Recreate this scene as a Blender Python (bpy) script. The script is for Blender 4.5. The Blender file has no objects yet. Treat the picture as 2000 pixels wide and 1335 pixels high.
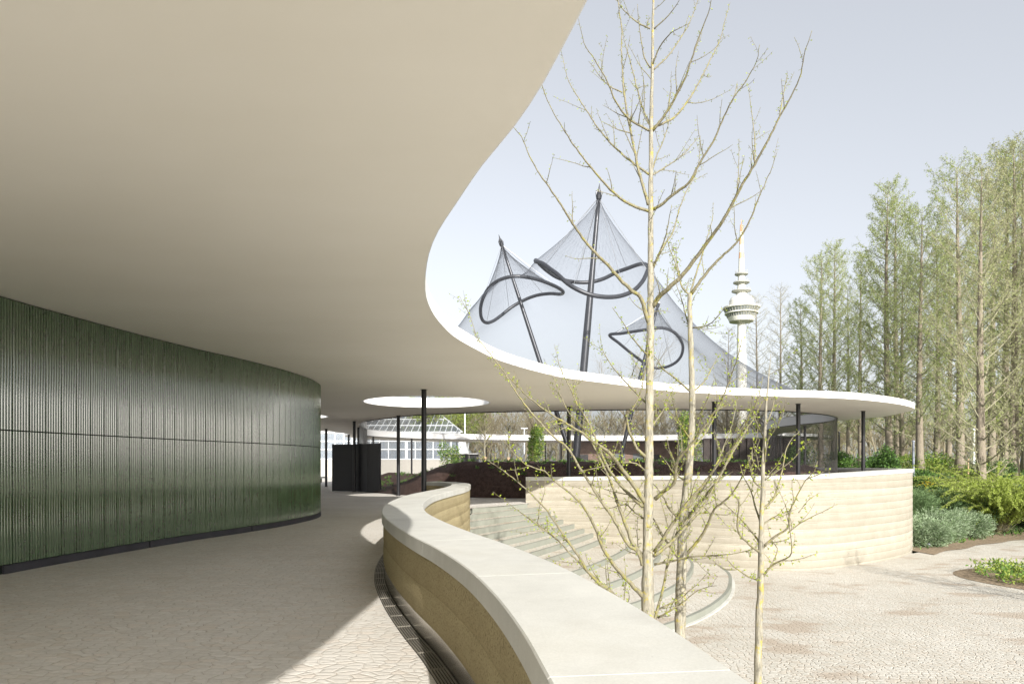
import bpy, bmesh, math, random
import numpy as np
from mathutils import Vector, Matrix
from mathutils.geometry import tessellate_polygon

S = bpy.context.scene
C = S.collection
R = math.radians

# ------------------------------------------------------------------ camera
F, CX, HY, E = 1333.333, 1000.0, 905.0, 1.6
cam_d = bpy.data.cameras.new('camera'); cam = bpy.data.objects.new('camera', cam_d); C.objects.link(cam)
cam.location = (0, 0, E); cam.rotation_euler = (R(90), 0, 0)
cam_d.sensor_fit = 'HORIZONTAL'; cam_d.sensor_width = 36; cam_d.lens = 24
cam_d.shift_y = 0.11875; cam_d.clip_start = 0.05; cam_d.clip_end = 8000
S.camera = cam

# ------------------------------------------------------------------ sky and sun
SUN_EL = 25.1
SUN_TO = Vector((0.302, -0.953, 0)).normalized()          # horizontal direction towards the sun
w = bpy.data.worlds.new('World'); S.world = w; w.use_nodes = True
nt = w.node_tree; nt.nodes.clear()
sky = nt.nodes.new('ShaderNodeTexSky'); sky.sky_type = 'NISHITA'; sky.sun_disc = False
sky.sun_elevation = R(SUN_EL); sky.sun_rotation = math.atan2(SUN_TO.x, SUN_TO.y)
sky.air_density = 1.0; sky.dust_density = 3.0; sky.ozone_density = 1.0; sky.altitude = 100
hs = nt.nodes.new('ShaderNodeHueSaturation'); hs.inputs['Saturation'].default_value = 0.30
hz = nt.nodes.new('ShaderNodeMix'); hz.data_type = 'RGBA'; hz.inputs['Factor'].default_value = .55; hz.inputs[7].default_value = (1.66, 1.73, 1.87, 1)
bg = nt.nodes.new('ShaderNodeBackground'); bg.inputs['Strength'].default_value = 0.15
ow = nt.nodes.new('ShaderNodeOutputWorld')
nt.links.new(sky.outputs[0], hs.inputs['Color']); nt.links.new(hs.outputs[0], hz.inputs[6]); nt.links.new(hz.outputs[2], bg.inputs[0]); nt.links.new(bg.outputs[0], ow.inputs[0])
sd = bpy.data.lights.new('sun', 'SUN'); sd.energy = 3.7; sd.angle = R(0.53); sd.color = (1.0, 0.955, 0.895)
so = bpy.data.objects.new('sun', sd); C.objects.link(so)
ce = math.cos(R(SUN_EL))
so.rotation_euler = Vector((SUN_TO.x*ce, SUN_TO.y*ce, math.sin(R(SUN_EL)))).to_track_quat('Z', 'Y').to_euler()
S.view_settings.view_transform = 'Standard'; S.view_settings.look = 'None'
S.view_settings.exposure = 1.14; S.view_settings.gamma = 1.0
try:
    S.cycles.transparent_max_bounces = 24; S.cycles.max_bounces = 10; S.cycles.diffuse_bounces = 6; S.cycles.caustics_reflective = False
except Exception: pass

# ------------------------------------------------------------------ helpers
def at(px, py, D):                       # photo pixel + distance -> world
    return Vector(((px-CX)/F*D, D, E-(py-HY)/F*D))
def on(px, py, z):                       # photo pixel on the horizontal plane z
    D = F*(E-z)/(py-HY)
    return ((px-CX)/F*D, D)
class MB:
    def __init__(s): s.v = []; s.f = []; s.m = []
    def add(s, vs, fs, m=0):
        o = len(s.v); s.v += [tuple(v) for v in vs]
        s.f += [tuple(i+o for i in f) for f in fs]; s.m += [m]*len(fs)
    def box(s, x0, y0, z0, x1, y1, z1, m=0, M=None):
        vs = [Vector(p) for p in ((x0,y0,z0),(x1,y0,z0),(x1,y1,z0),(x0,y1,z0),(x0,y0,z1),(x1,y0,z1),(x1,y1,z1),(x0,y1,z1))]
        if M: vs = [M @ v for v in vs]
        s.add(vs, [(0,3,2,1),(4,5,6,7),(0,1,5,4),(1,2,6,5),(2,3,7,6),(3,0,4,7)], m)
    def tube(s, pts, rad, n=8, m=0, cap=True, closed=False):
        pts = [Vector(p) for p in pts]; k = len(pts)
        if k < 2: return
        if not hasattr(rad, '__len__'): rad = [rad]*k
        up = None; vs = []
        for i in range(k):
            if closed: t = pts[(i+1) % k]-pts[i-1]
            else: t = pts[min(i+1,k-1)]-pts[max(i-1,0)]
            if t.length < 1e-9: t = Vector((0,0,1))
            t.normalize()
            if up is None:
                a = Vector((1,0,0)) if abs(t.x) < .8 else Vector((0,1,0))
                up = (a-t*a.dot(t)).normalized()
            else:
                up = up-t*up.dot(t)
                if up.length < 1e-6: up = t.orthogonal()
                up.normalize()
            b = t.cross(up)
            for j in range(n):
                a = 2*math.pi*j/n
                vs.append(pts[i]+(up*math.cos(a)+b*math.sin(a))*rad[i])
        fs = []
        for i in range(k if closed else k-1):
            for j in range(n):
                i2 = (i+1) % k
                fs.append((i*n+j, i*n+(j+1) % n, i2*n+(j+1) % n, i2*n+j))
        if cap and not closed:
            fs.append(tuple(range(n-1,-1,-1))); fs.append(tuple((k-1)*n+j for j in range(n)))
        s.add(vs, fs, m)
    def lathe(s, prof, cx=0, cy=0, n=32, m=0):
        vs = []
        for r, z in prof:
            for j in range(n):
                a = 2*math.pi*j/n; vs.append((cx+r*math.cos(a), cy+r*math.sin(a), z))
        fs = []
        for i in range(len(prof)-1):
            for j in range(n): fs.append((i*n+j, i*n+(j+1) % n, (i+1)*n+(j+1) % n, (i+1)*n+j))
        s.add(vs, fs, m)
    def build(s, name, mats, parent=None, smooth=False):
        me = bpy.data.meshes.new(name); me.from_pydata(s.v, [], s.f)
        if not isinstance(mats, (list, tuple)): mats = [mats]
        for x in mats: me.materials.append(x)
        if len(mats) > 1: me.polygons.foreach_set('material_index', s.m)
        if smooth: me.polygons.foreach_set('use_smooth', [True]*len(me.polygons))
        me.update()
        o = bpy.data.objects.new(name, me); C.objects.link(o)
        if parent:
            o.parent = parent
            o.location = -Vector(parent.location) if not parent.get('_local') else Vector((0,0,0))
        return o
def tag(o, label=None, cat=None, group=None, kind=None):
    if label: o['label'] = label
    if cat: o['category'] = cat
    if group: o['group'] = group
    if kind: o['kind'] = kind
    return o
def empty(name, loc, label=None, cat=None, group=None, local=False):
    o = bpy.data.objects.new(name, None); C.objects.link(o); o.location = loc; o.empty_display_size = .3
    if local: o['_local'] = True
    return tag(o, label, cat, group)
def copy_tree(o, parent=None):
    c = o.copy(); C.objects.link(c)
    if parent: c.parent = parent
    for ch in [x for x in o.children]: copy_tree(ch, c)
    return c
def crom(pts, step, closed=False):       # Catmull-Rom resampling
    P = [Vector((*p, 0)[:3]) if len(p) == 2 else Vector(p) for p in pts]; n = len(P); out = []
    rng = range(n if closed else n-1)
    for i in rng:
        p1, p2 = P[i], P[(i+1) % n]
        p0 = P[i-1] if (closed or i > 0) else p1*2-p2
        p3 = P[(i+2) % n] if (closed or i < n-2) else p2*2-p1
        k = max(1, int(round((p2-p1).length/step)))
        d1 = max((p1-p0).length**.5, 1e-4); d2 = max((p2-p1).length**.5, 1e-4); d3 = max((p3-p2).length**.5, 1e-4)
        m1 = ((p1-p0)/d1-(p2-p0)/(d1+d2)+(p2-p1)/d2)*d2
        m2 = ((p2-p1)/d2-(p3-p1)/(d2+d3)+(p3-p2)/d3)*d2
        for j in range(k):
            t = j/k; t2 = t*t; t3 = t2*t
            out.append(p1*(2*t3-3*t2+1)+m1*(t3-2*t2+t)+p2*(-2*t3+3*t2)+m2*(t3-t2))
    if not closed: out.append(P[-1])
    return out
def smooth(v, a, b):
    t = min(1, max(0, (v-a)/(b-a))); return t*t*(3-2*t)

# ------------------------------------------------------------------ materials
class N:
    def __init__(s, name):
        s.m = bpy.data.materials.new(name); s.m.use_nodes = True; s.t = s.m.node_tree
        s.b = s.t.nodes['Principled BSDF']; s.o = s.t.nodes['Material Output']
    def n(s, typ, **kw):
        x = s.t.nodes.new(typ)
        for k, v in kw.items():
            if k in x.inputs: s.set(x.inputs[k], v)
            else: setattr(x, k, v)
        return x
    def set(s, i, v):
        if isinstance(v, bpy.types.NodeSocket): s.t.links.new(v, i)
        else: i.default_value = v
    def p(s, **kw):
        for k, v in kw.items(): s.set(s.b.inputs[k.replace('_', ' ')], v)
    def pos(s): return s.n('ShaderNodeNewGeometry').outputs['Position']
    def math(s, op, a, b=0.0):
        x = s.n('ShaderNodeMath', operation=op); s.set(x.inputs[0], a); s.set(x.inputs[1], b); return x.outputs[0]
    def mix(s, f, a, b, mode='MIX'):
        x = s.n('ShaderNodeMix', data_type='RGBA', blend_type=mode)
        s.set(x.inputs['Factor'], f); s.set(x.inputs[6], a); s.set(x.inputs[7], b); return x.outputs[2]
    def noise(s, scale, detail=4, rough=.55, vec=None):
        x = s.n('ShaderNodeTexNoise'); x.inputs['Scale'].default_value = scale
        x.inputs['Detail'].default_value = detail; x.inputs['Roughness'].default_value = rough
        s.set(x.inputs['Vector'], vec if vec is not None else s.pos()); return x.outputs['Fac']
    def ramp(s, f, stops):
        x = s.n('ShaderNodeValToRGB'); s.set(x.inputs[0], f); el = x.color_ramp.elements
        while len(el) < len(stops): el.new(.5)
        for e, (p, c) in zip(el, stops): e.position = p; e.color = (*c, 1) if len(c) == 3 else c
        return x.outputs[0]
    def scaled(s, sx, sy, sz):
        x = s.n('ShaderNodeMapping'); s.set(x.inputs['Vector'], s.pos()); x.inputs['Scale'].default_value = (sx, sy, sz); return x.outputs[0]
    def bump(s, h, strength, dist):
        x = s.n('ShaderNodeBump'); x.inputs['Strength'].default_value = strength; x.inputs['Distance'].default_value = dist
        s.set(x.inputs['Height'], h); s.p(Normal=x.outputs[0])
def c4(c): return (c[0], c[1], c[2], 1)
def simple(name, col, rough=.6, metal=0, var=.12, scale=3, bump=0, bscale=40, spec=.5):
    a = N(name)
    f = a.noise(scale)
    a.p(Base_Color=a.ramp(f, [(.25, tuple(x*(1-var) for x in col)), (.75, tuple(min(1, x*(1+var)) for x in col))]), Roughness=rough, Metallic=metal)
    a.b.inputs['Specular IOR Level'].default_value = spec
    if bump: a.bump(a.noise(bscale, 5, .7), .5, bump)
    return a.m
def stone_paving(name, c1, c2, joint, scale, stain=None, jw=.045, relief=.012, sq=(1, 1, 1)):
    a = N(name)
    wv = a.n('ShaderNodeTexNoise'); wv.inputs['Scale'].default_value = 1.3; a.set(wv.inputs['Vector'], a.pos())
    mp = a.scaled(*sq)
    ad = a.n('ShaderNodeVectorMath', operation='MULTIPLY_ADD'); a.set(ad.inputs[0], wv.outputs['Color']); ad.inputs[1].default_value = (.25,.25,0); a.set(ad.inputs[2], mp)
    def vor(feature):
        v = a.n('ShaderNodeTexVoronoi', feature=feature); v.voronoi_dimensions = '2D'; v.inputs['Scale'].default_value = scale
        v.inputs['Randomness'].default_value = .72; a.set(v.inputs['Vector'], ad.outputs[0]); return v
    e = vor('DISTANCE_TO_EDGE').outputs['Distance']; vc = vor('F1')
    sepc = a.n('ShaderNodeSeparateColor'); a.set(sepc.inputs[0], vc.outputs['Color'])
    base = a.ramp(sepc.outputs[0], [(0, c1), (1, c2)])
    tint = a.ramp(sepc.outputs[1], [(.6, (1,1,1)), (1, (1.0,.96,.93))])
    base = a.mix(1.0, base, tint, 'MULTIPLY')
    fine = a.ramp(a.noise(30, 6, .7), [(.3, (.86,.86,.86)), (.7, (1.05,1.05,1.05))])
    base = a.mix(1.0, base, fine, 'MULTIPLY')
    cl = a.ramp(a.noise(.35, 4, .6), [(.3, (.9,.89,.87)), (.65, (1.04,1.04,1.04))])
    base = a.mix(1.0, base, cl, 'MULTIPLY')
    # joints filled to varying height
    jn = a.noise(2.2, 3, .6); jwid = a.math('MULTIPLY', a.math('SUBTRACT', jn, .22), jw*3.0)
    jm = a.math('LESS_THAN', e, jwid)
    col = a.mix(jm, base, c4(joint))
    if stain:
        sm = a.ramp(a.noise(.42, 5, .62, a.scaled(1, 1.7, 1)), [(.54, (0,0,0)), (.62, (1,1,1))])
        col = a.mix(a.math('MULTIPLY', sm, .75), col, c4(stain))
    a.p(Base_Color=col, Roughness=.85); a.b.inputs['Specular IOR Level'].default_value = .25
    sm2 = a.n('ShaderNodeMapRange', interpolation_type='SMOOTHSTEP'); a.set(sm2.inputs[0], e); sm2.inputs[1].default_value = 0; sm2.inputs[2].default_value = .16
    h = a.math('ADD', sm2.outputs[0], a.math('MULTIPLY', a.noise(26, 5, .6), .35))
    h = a.math('ADD', h, a.math('MULTIPLY', sepc.outputs[2], .25))
    a.bump(h, .8, relief)
    return a.m

def rammed(name, base, dark, layer, ph=0.0):
    a = N(name)
    sx = a.n('ShaderNodeSeparateXYZ'); a.set(sx.inputs[0], a.pos())
    z = a.math('ADD', a.math('SUBTRACT', sx.outputs[2], ph), a.math('MULTIPLY', a.math('SUBTRACT', a.noise(.5, 2), .5), .04))
    lz = a.math('DIVIDE', z, layer); fr = a.math('FRACT', a.math('ADD', lz, 40)); fl = a.math('FLOOR', a.math('ADD', lz, 40))
    wn = a.n('ShaderNodeTexWhiteNoise'); wn.noise_dimensions = '1D'; a.set(wn.inputs['W'], fl)
    tone = a.ramp(wn.outputs['Value'], [(0, tuple(x*.88 for x in base)), (1, tuple(min(1, x*1.08) for x in base))])
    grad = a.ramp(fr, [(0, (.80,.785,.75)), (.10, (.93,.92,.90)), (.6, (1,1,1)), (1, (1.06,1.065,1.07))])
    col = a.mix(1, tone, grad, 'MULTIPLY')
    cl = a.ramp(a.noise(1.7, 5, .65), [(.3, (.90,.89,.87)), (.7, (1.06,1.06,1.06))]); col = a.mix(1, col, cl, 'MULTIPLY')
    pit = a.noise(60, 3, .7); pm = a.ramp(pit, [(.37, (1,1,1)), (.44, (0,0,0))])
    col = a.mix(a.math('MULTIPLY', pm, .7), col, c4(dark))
    gr = a.ramp(a.noise(220, 2, .6), [(.35, (.86,.86,.86)), (.65, (1.08,1.08,1.08))]); col = a.mix(1, col, gr, 'MULTIPLY')
    a.p(Base_Color=col, Roughness=.93); a.b.inputs['Specular IOR Level'].default_value = .15
    h = a.math('SUBTRACT', a.math('MULTIPLY', a.noise(40, 6, .75), 1.0), a.math('MULTIPLY', pm, .7))
    a.bump(h, .75, .012)
    return a.m

def leaf(name, col, var=.25, trans=.35):
    a = N(name)
    g = a.n('ShaderNodeNewGeometry'); rnd = g.outputs['Random Per Island']
    col1 = tuple(x*(1-var) for x in col); col2 = tuple(min(1, x*(1+var)) for x in col)
    cc = a.ramp(rnd, [(0, col1), (1, col2)])
    a.p(Base_Color=cc, Roughness=.6); a.b.inputs['Specular IOR Level'].default_value = .25
    tr = a.n('ShaderNodeBsdfTranslucent'); a.set(tr.inputs[0], cc)
    mx = a.n('ShaderNodeMixShader'); mx.inputs[0].default_value = trans
    a.t.links.new(a.b.outputs[0], mx.inputs[1]); a.t.links.new(tr.outputs[0], mx.inputs[2]); a.t.links.new(mx.outputs[0], a.o.inputs[0])
    return a.m
def bark(name, col, lichen=None, groove=.5, la=.56):
    a = N(name)
    v = a.noise(26, 6, .72, a.scaled(1, 1, .2)); f = a.noise(3, 4)
    cc = a.ramp(v, [(.3, tuple(x*groove for x in col)), (.55, col), (.8, tuple(min(1, x*1.25) for x in col))])
    if lichen:
        lm = a.ramp(a.noise(9, 5, .7), [(la, (0,0,0)), (la+.08, (1,1,1))]); cc = a.mix(a.math('MULTIPLY', lm, .8), cc, c4(lichen))
    a.p(Base_Color=cc, Roughness=.9); a.b.inputs['Specular IOR Level'].default_value = .15
    a.bump(v, .9, .018)
    return a.m
def netmat(name, col, a0):
    a = N(name)
    g = a.n('ShaderNodeNewGeometry')
    d = a.n('ShaderNodeVectorMath', operation='DOT_PRODUCT'); a.set(d.inputs[0], g.outputs['Incoming']); a.set(d.inputs[1], g.outputs['Normal'])
    cs = a.math('MAXIMUM', a.math('ABSOLUTE', d.outputs['Value']), .05)
    fac = a.math('SUBTRACT', 1.0, a.math('POWER', 1-a0, a.math('DIVIDE', 1.0, cs)))   # wires seen edge-on overlap
    a.p(Base_Color=c4(col), Roughness=.5, Metallic=.2)
    tr = a.n('ShaderNodeBsdfTransparent'); mx = a.n('ShaderNodeMixShader'); a.set(mx.inputs[0], fac)
    a.t.links.new(tr.outputs[0], mx.inputs[1]); a.t.links.new(a.b.outputs[0], mx.inputs[2]); a.t.links.new(mx.outputs[0], a.o.inputs[0])
    return a.m

def soffit_mat():
    a = N('plaster_soffit')
    st = a.noise(.9, 6, .6, a.scaled(.6, 1.6, 1)); st2 = a.noise(.25, 3, .5)
    cc = a.ramp(st, [(.25, (.86,.835,.775)), (.75, (.88,.857,.805))])
    cc = a.mix(1, cc, a.ramp(st2, [(.3, (.95,.945,.93)), (.7, (1.03,1.03,1.03))]), 'MULTIPLY')
    a.p(Base_Color=cc, Roughness=.75); a.b.inputs['Specular IOR Level'].default_value = .3
    a.bump(a.noise(5, 5, .6), .25, .003)
    return a.m
def ceramic():
    a = N('green_glaze')
    rnd = a.n('ShaderNodeNewGeometry').outputs['Random Per Island']
    n1 = a.noise(1.4, 3); n2 = a.noise(22, 3, .6, a.scaled(1, 1, .5))
    cc = a.ramp(n1, [(.3, (.062,.112,.058)), (.7, (.085,.142,.076))])
    cc = a.mix(1, cc, a.ramp(n2, [(.3, (.8,.85,.8)), (.7, (1.15,1.12,1.1))]), 'MULTIPLY')
    cc = a.mix(1, cc, a.ramp(rnd, [(0, (.82,.85,.80)), (1, (1.15,1.12,1.12))]), 'MULTIPLY')
    a.p(Base_Color=cc, Roughness=.085); a.b.inputs['IOR'].default_value = 2.5
    h = a.math('ADD', a.noise(60, 3, .6, a.scaled(1, 1, .7)), a.math('MULTIPLY', a.noise(150, 2, .5), .5))
    a.bump(h, .22, .0010)
    return a.m
def concrete(name, col, var=.07, bump=.002):
    a = N(name)
    cc = a.ramp(a.noise(1.6, 6, .62), [(.3, tuple(x*(1-var) for x in col)), (.7, tuple(min(1, x*(1+var)) for x in col))])
    cc = a.mix(1, cc, a.ramp(a.noise(120, 3, .6), [(.3, (.93,.93,.93)), (.7, (1.05,1.05,1.05))]), 'MULTIPLY')
    cc = a.mix(1, cc, a.ramp(a.noise(.8, 6, .7, a.scaled(1, 1, .3)), [(.35, (.93,.92,.90)), (.5, (1,1,1)), (.7, (1.03,1.03,1.03))]), 'MULTIPLY')
    sp = a.ramp(a.noise(45, 2, .5), [(.74, (0,0,0)), (.78, (1,1,1))]); cc = a.mix(a.math('MULTIPLY', sp, .35), cc, c4(tuple(x*.6 for x in col)))
    a.p(Base_Color=cc, Roughness=.8); a.b.inputs['Specular IOR Level'].default_value = .3
    a.bump(a.noise(60, 5, .7), .5, bump)
    return a.m
M = dict(
    soffit=soffit_mat(), fascia=simple('white_fascia', (.84,.84,.83), .6, var=.03, scale=1.2),
    rooftop=simple('grey_roofing', (.34,.34,.34), .9, var=.1),
    column=simple('black_paint', (.012,.012,.014), .35, var=.2), mast=simple('dark_grey_steel', (.05,.052,.058), .32, .55, var=.15),
    ring=simple('grey_painted_steel', (.045,.048,.056), .4, .3, var=.1),
    glaze=ceramic(), glaze_gap=simple('dark_joint', (.01,.014,.01), .8), skirting=simple('dark_slate', (.045,.045,.055), .6, var=.25, bump=.001),
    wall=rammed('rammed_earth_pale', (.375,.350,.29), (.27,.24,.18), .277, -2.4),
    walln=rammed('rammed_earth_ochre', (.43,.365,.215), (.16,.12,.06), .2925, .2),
    coping=concrete('pale_concrete', (.50,.50,.465), .10), riser=concrete('grey_green_concrete', (.225,.235,.20), .06),
    plinth=simple('brushed_steel', (.55,.52,.47), .22, .9, var=.12, scale=2), grate=simple('galvanised_steel', (.24,.225,.19), .5, .5, var=.2),
    grate_dark=simple('drain_shadow', (.05,.045,.04), .9),
    terrace=stone_paving('terrace_stone', (.57,.55,.51), (.63,.61,.57), (.36,.32,.27), 7.6, sq=(1,1.6,1), jw=.018, relief=.006),
    plaza=stone_paving('plaza_cobbles', (.475,.458,.405), (.54,.523,.47), (.36,.31,.24), 7.6, stain=(.35,.29,.225), sq=(1,1.3,1), jw=.05),
    steel_white=simple('white_steel', (.72,.75,.77), .5, var=.05), glass=None,
    soil=simple('brown_soil', (.07,.044,.036), .95, var=.45, scale=6, bump=.05, bscale=9, spec=.1),
    mulch=simple('bark_mulch', (.23,.18,.125), .95, var=.5, scale=14, bump=.03, bscale=25, spec=.1),
    grass=simple('green_groundcover', (.11,.135,.06), .9, var=.5, scale=1.6, bump=.06, bscale=8, spec=.1),
    black=simple('black_sheet_metal', (.020,.021,.024), .45, var=.1),
    gbark=bark('ginkgo_bark', (.315,.295,.235), (.36,.30,.06), .38, .55), gtwig=bark('ginkgo_twig', (.235,.215,.145), (.27,.25,.06), .55, .53),
    mbark=bark('grove_bark', (.255,.22,.17), None, .45), mtwig=bark('grove_twig', (.30,.285,.20), None, .7),
    wbark=bark('woodland_bark', (.26,.225,.15), None, .6),
    bud=leaf('spring_bud', (.34,.42,.05), .3, .35), needle=leaf('larch_needle', (.34,.41,.145), .35, .5),
    needle2=leaf('pale_needle', (.37,.39,.19), .3, .5), fresh=leaf('fresh_leaf', (.34,.42,.09), .3, .45),
    mid=leaf('mid_leaf', (.13,.24,.05), .4, .4), deep=leaf('dark_leaf', (.045,.09,.025), .5, .25),
    juniper=leaf('juniper_spray', (.27,.345,.215), .3, .2), juniper2=leaf('green_juniper_spray', (.13,.20,.085), .35, .2),
    hay=leaf('dry_twig_mass', (.24,.215,.12), .45, .2), orange=leaf('orange_petal', (.8,.25,.02), .2, .2), yellow=leaf('yellow_petal', (.8,.6,.05), .2, .2),
    net=netmat('steel_mesh', (.11,.12,.14), .078), netd=netmat('dark_wire_mesh', (.05,.045,.045), .16),
    timber=simple('weathered_timber', (.30,.205,.165), .85, var=.25, scale=2.2), dark_timber=simple('dark_stained_timber', (.05,.038,.033), .7, var=.3),
    towerw=simple('tower_white', (.72,.71,.66), .7, var=.06, scale=.1), towero=simple('tower_orange', (.66,.40,.25), .7, var=.06, scale=.1),
    towerg=simple('tower_glass', (.16,.18,.19), .3, var=.2, scale=.3), towerd=simple('tower_grey', (.42,.42,.38), .7, var=.08, scale=.2),
    grey_wall=simple('grey_render', (.42,.40,.36), .8, var=.05), grey_pole=simple('blue_grey_steel', (.25,.27,.32), .5, .3),
    rope=simple('steel_cable', (.35,.36,.38), .4, .6), burlap=simple('jute_wrap', (.50,.35,.22), .9), lampb=simple('cast_grey', (.20,.22,.26), .5, .2),
)
g = N('greenhouse_glass'); g.p(Base_Color=(.34,.39,.45,1), Roughness=.12)
tr = g.n('ShaderNodeBsdfTransparent'); mx = g.n('ShaderNodeMixShader'); mx.inputs[0].default_value = .38
g.t.links.new(tr.outputs[0], mx.inputs[1]); g.t.links.new(g.b.outputs[0], mx.inputs[2]); g.t.links.new(mx.outputs[0], g.o.inputs[0]); M['glass'] = g.m

# ------------------------------------------------------------------ plan curves
HS = 4.02                                               # soffit height
so_px = [(1143,0),(1060,158),(1003,245),(940,322),(887,400),(854,451),(836,496),(829,550),(831,580),(845,613),(864,637),(887,658),(923,679),
         (968,701),(1010,715),(1055,727),(1100,737),(1200,750),(1300,762.5),(1400,769),(1510,773.5),(1640,777.5),(1718,784),(1757,789.5),(1778,794.5)]
outer = [(.62,2.65),(.80,1.8),(.93,.8),(.99,0),(.95,-1.2),(.90,-2.4),(.72,-3.5),(-.6,-4.7),(-4,-5.2),(-10,-5.2),(-18,-4.6),(-27,-1),(-30,25),(-29,43),(-20,48),(-15.5,49),
         (-13.9,50.5),(-13.5,53),(-13.4,56),(-15,62),(-12.5,71),(-4,77),(8,79.5),(20,78),(29,73),(31,66),(27,61),(23,58.7),(21.2,52),(20.4,47.4),(18.9,42.4),(18.5,38.6)]
outer = [on(x, y, HS) for x, y in so_px]+[on(1786,799,HS), on(1780,802,HS), on(1757,807,HS), on(1726,813,HS), on(1679,817.6,HS)]+outer[::-1]
inner_pts = [on(702,829,HS), on(706,825,HS), on(717,821,HS), on(755,816,HS), on(810,810,HS), on(875,807,HS), on(950,804,HS), on(1100,801,HS), on(1280,798.5,HS),
             on(1470,800.4,HS), on(1530,802,HS), on(1572,805,HS), on(1600,807.5,HS), on(1621,810.5,HS), on(1635,814.8,HS), on(1632,818.5,HS), on(1602,824.3,HS), on(1563,828,HS),
             on(1509,835,HS), (20.5,55), (23.6,61), (23.3,65.5), (19.1,68), (13.9,71.5), (7,71.5), (0,70), (-8.8,65.3), (-12.0,60.5), (-12.0,55), (-10.4,49)]
OUT = crom(outer, .35, True); INN = crom(inner_pts, .4, True)
holes = [((-3.35,26.9), 2.45), ((-11.3,34.6), 1.9)]

# ------------------------------------------------------------------ ground and terrain
bed = [(10,24),(17.0,28.6),(19.3,30.5),(23,33.2),(26.6,35.2),(40,41),(80,58),(300,120)]
def bedline(x):
    for (x0, y0), (x1, y1) in zip(bed, bed[1:]):
        if x <= x1: return y0+(y1-y0)*max(0, (x-x0))/(x1-x0)
    return 120
def terr(x, y):
    if x > 18.2 and y > 20:
        b = bedline(x); t = smooth(y-b, -.3, 10)*smooth(x, 18.2, 19.4)
        z = -2.36+3.3*t+.12*math.sin(x*.7+y*.3)*t
        f = smooth(y, 75, 140); return z*(1-f)+(-.1)*f
    if x < -3.4: return -.35+.25*smooth(y, 85, 95)
    wy = np.interp(x, [-3.4,.5,4,5.3,6.8,8,9.4,11,13.8,16,17.4,18.3], [27.6,29.6,29.2,28.4,27,25.8,25.4,25.9,27.7,29.6,31.2,33.5])
    return -.35+.25*smooth(y, 85, 95) if y > wy else -2.36
def gridline(a, b, fine0, fine1, step):
    xs = list(np.arange(fine0, fine1+.01, step)); v = fine1; d = step
    while v < b: d *= 1.35; v += d; xs.append(min(v, b))
    v = fine0; d = step
    while v > a: d *= 1.35; v -= d; xs.insert(0, max(v, a))
    return xs
gx = gridline(-3000, 3000, -6, 60, .9); gy = gridline(-600, 5000, 0, 80, .9)
mb = MB(); nx = len(gx)
mb.v = [(x, y, terr(x, y)) for y in gy for x in gx]
for j in range(len(gy)-1):
    for i in range(nx-1): mb.f.append((j*nx+i, j*nx+i+1, (j+1)*nx+i+1, (j+1)*nx+i)); mb.m.append(0)
tag(mb.build('ground', M['grass'], smooth=True), kind='structure')
# plaza sheet
mb = MB(); mb.add([(-6,-70,-2.2),(90,-70,-2.2),(90,62.3,-2.2)]+[(x, bedline(x)+.35, -2.2) for x in (80,60,40,33,26.6,23,19.3,17.0)]+[(17,33,-2.2),(-2,33,-2.2),(-6,5,-2.2)], [])
tri = tessellate_polygon([[Vector(v) for v in mb.v]]); 
for t in tri: mb.f.append(tuple(t)); mb.m.append(0)
tag(mb.build('plaza', M['plaza']), kind='structure')

# near parapet path (terrace side edge), far wall path (plaza face)
near = crom([(.72,-12),(.62,-6),(.5,-2),(.38,0),(.27,1),(.123,2.108),(.04,2.78),(-.094,3.57),(-.30,4.48),(-.62,5.54),(-.95,6.47),(-1.33,7.65),(-1.7,9.0),(-1.86,9.75),
             (-2.02,10.7),(-2.2,12.4),(-2.28,14.7),(-2.15,16.9),(-1.96,19.2),(-1.93,21.4),(-2.1,23.4),(-2.6,25),(-3.4,25.9)], .12)
farp = crom([(.57,28.1),(2.2,27.75),(3.9,27.1),(5.4,26.3),(6.9,25.3),(8.2,24.55),(9.6,24.2),(11,24.5),(13.8,26.2),(16.0,28.0),(17.4,29.7),(18.4,31.6),(18.8,34),(18.6,37),(18.0,40.5)], .25)
def arc(path):
    d = [0]
    for a, b in zip(path, path[1:]): d.append(d[-1]+(b-a).length)
    return d
def frames(path):
    out = []
    for i, p in enumerate(path):
        t = (path[min(i+1, len(path)-1)]-path[max(i-1, 0)]).normalized()
        out.append((p, Vector((t.y, -t.x, 0))))             # normal to the right of travel
    return out
def sweep(mb, path, sec, m=0, fr=None, caps=True):
    fr = fr or frames(path); k = None; vs = []; 
    for i, (p, n) in enumerate(fr):
        s = sec(i)
        k = len(s)
        for off, z in s: vs.append((p.x+n.x*off, p.y+n.y*off, z))
    fs = []
    for i in range(len(fr)-1):
        for j in range(k): fs.append((i*k+j, (i+1)*k+j, (i+1)*k+(j+1) % k, i*k+(j+1) % k))
    if caps: fs += [tuple(range(k)), tuple((len(fr)-1)*k+j for j in reversed(range(k)))]
    mb.add(vs, fs, m)
def off_path(path, d): return [Vector((p.x+n.x*d, p.y+n.y*d, 0)) for p, n in frames(path)]

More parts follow.
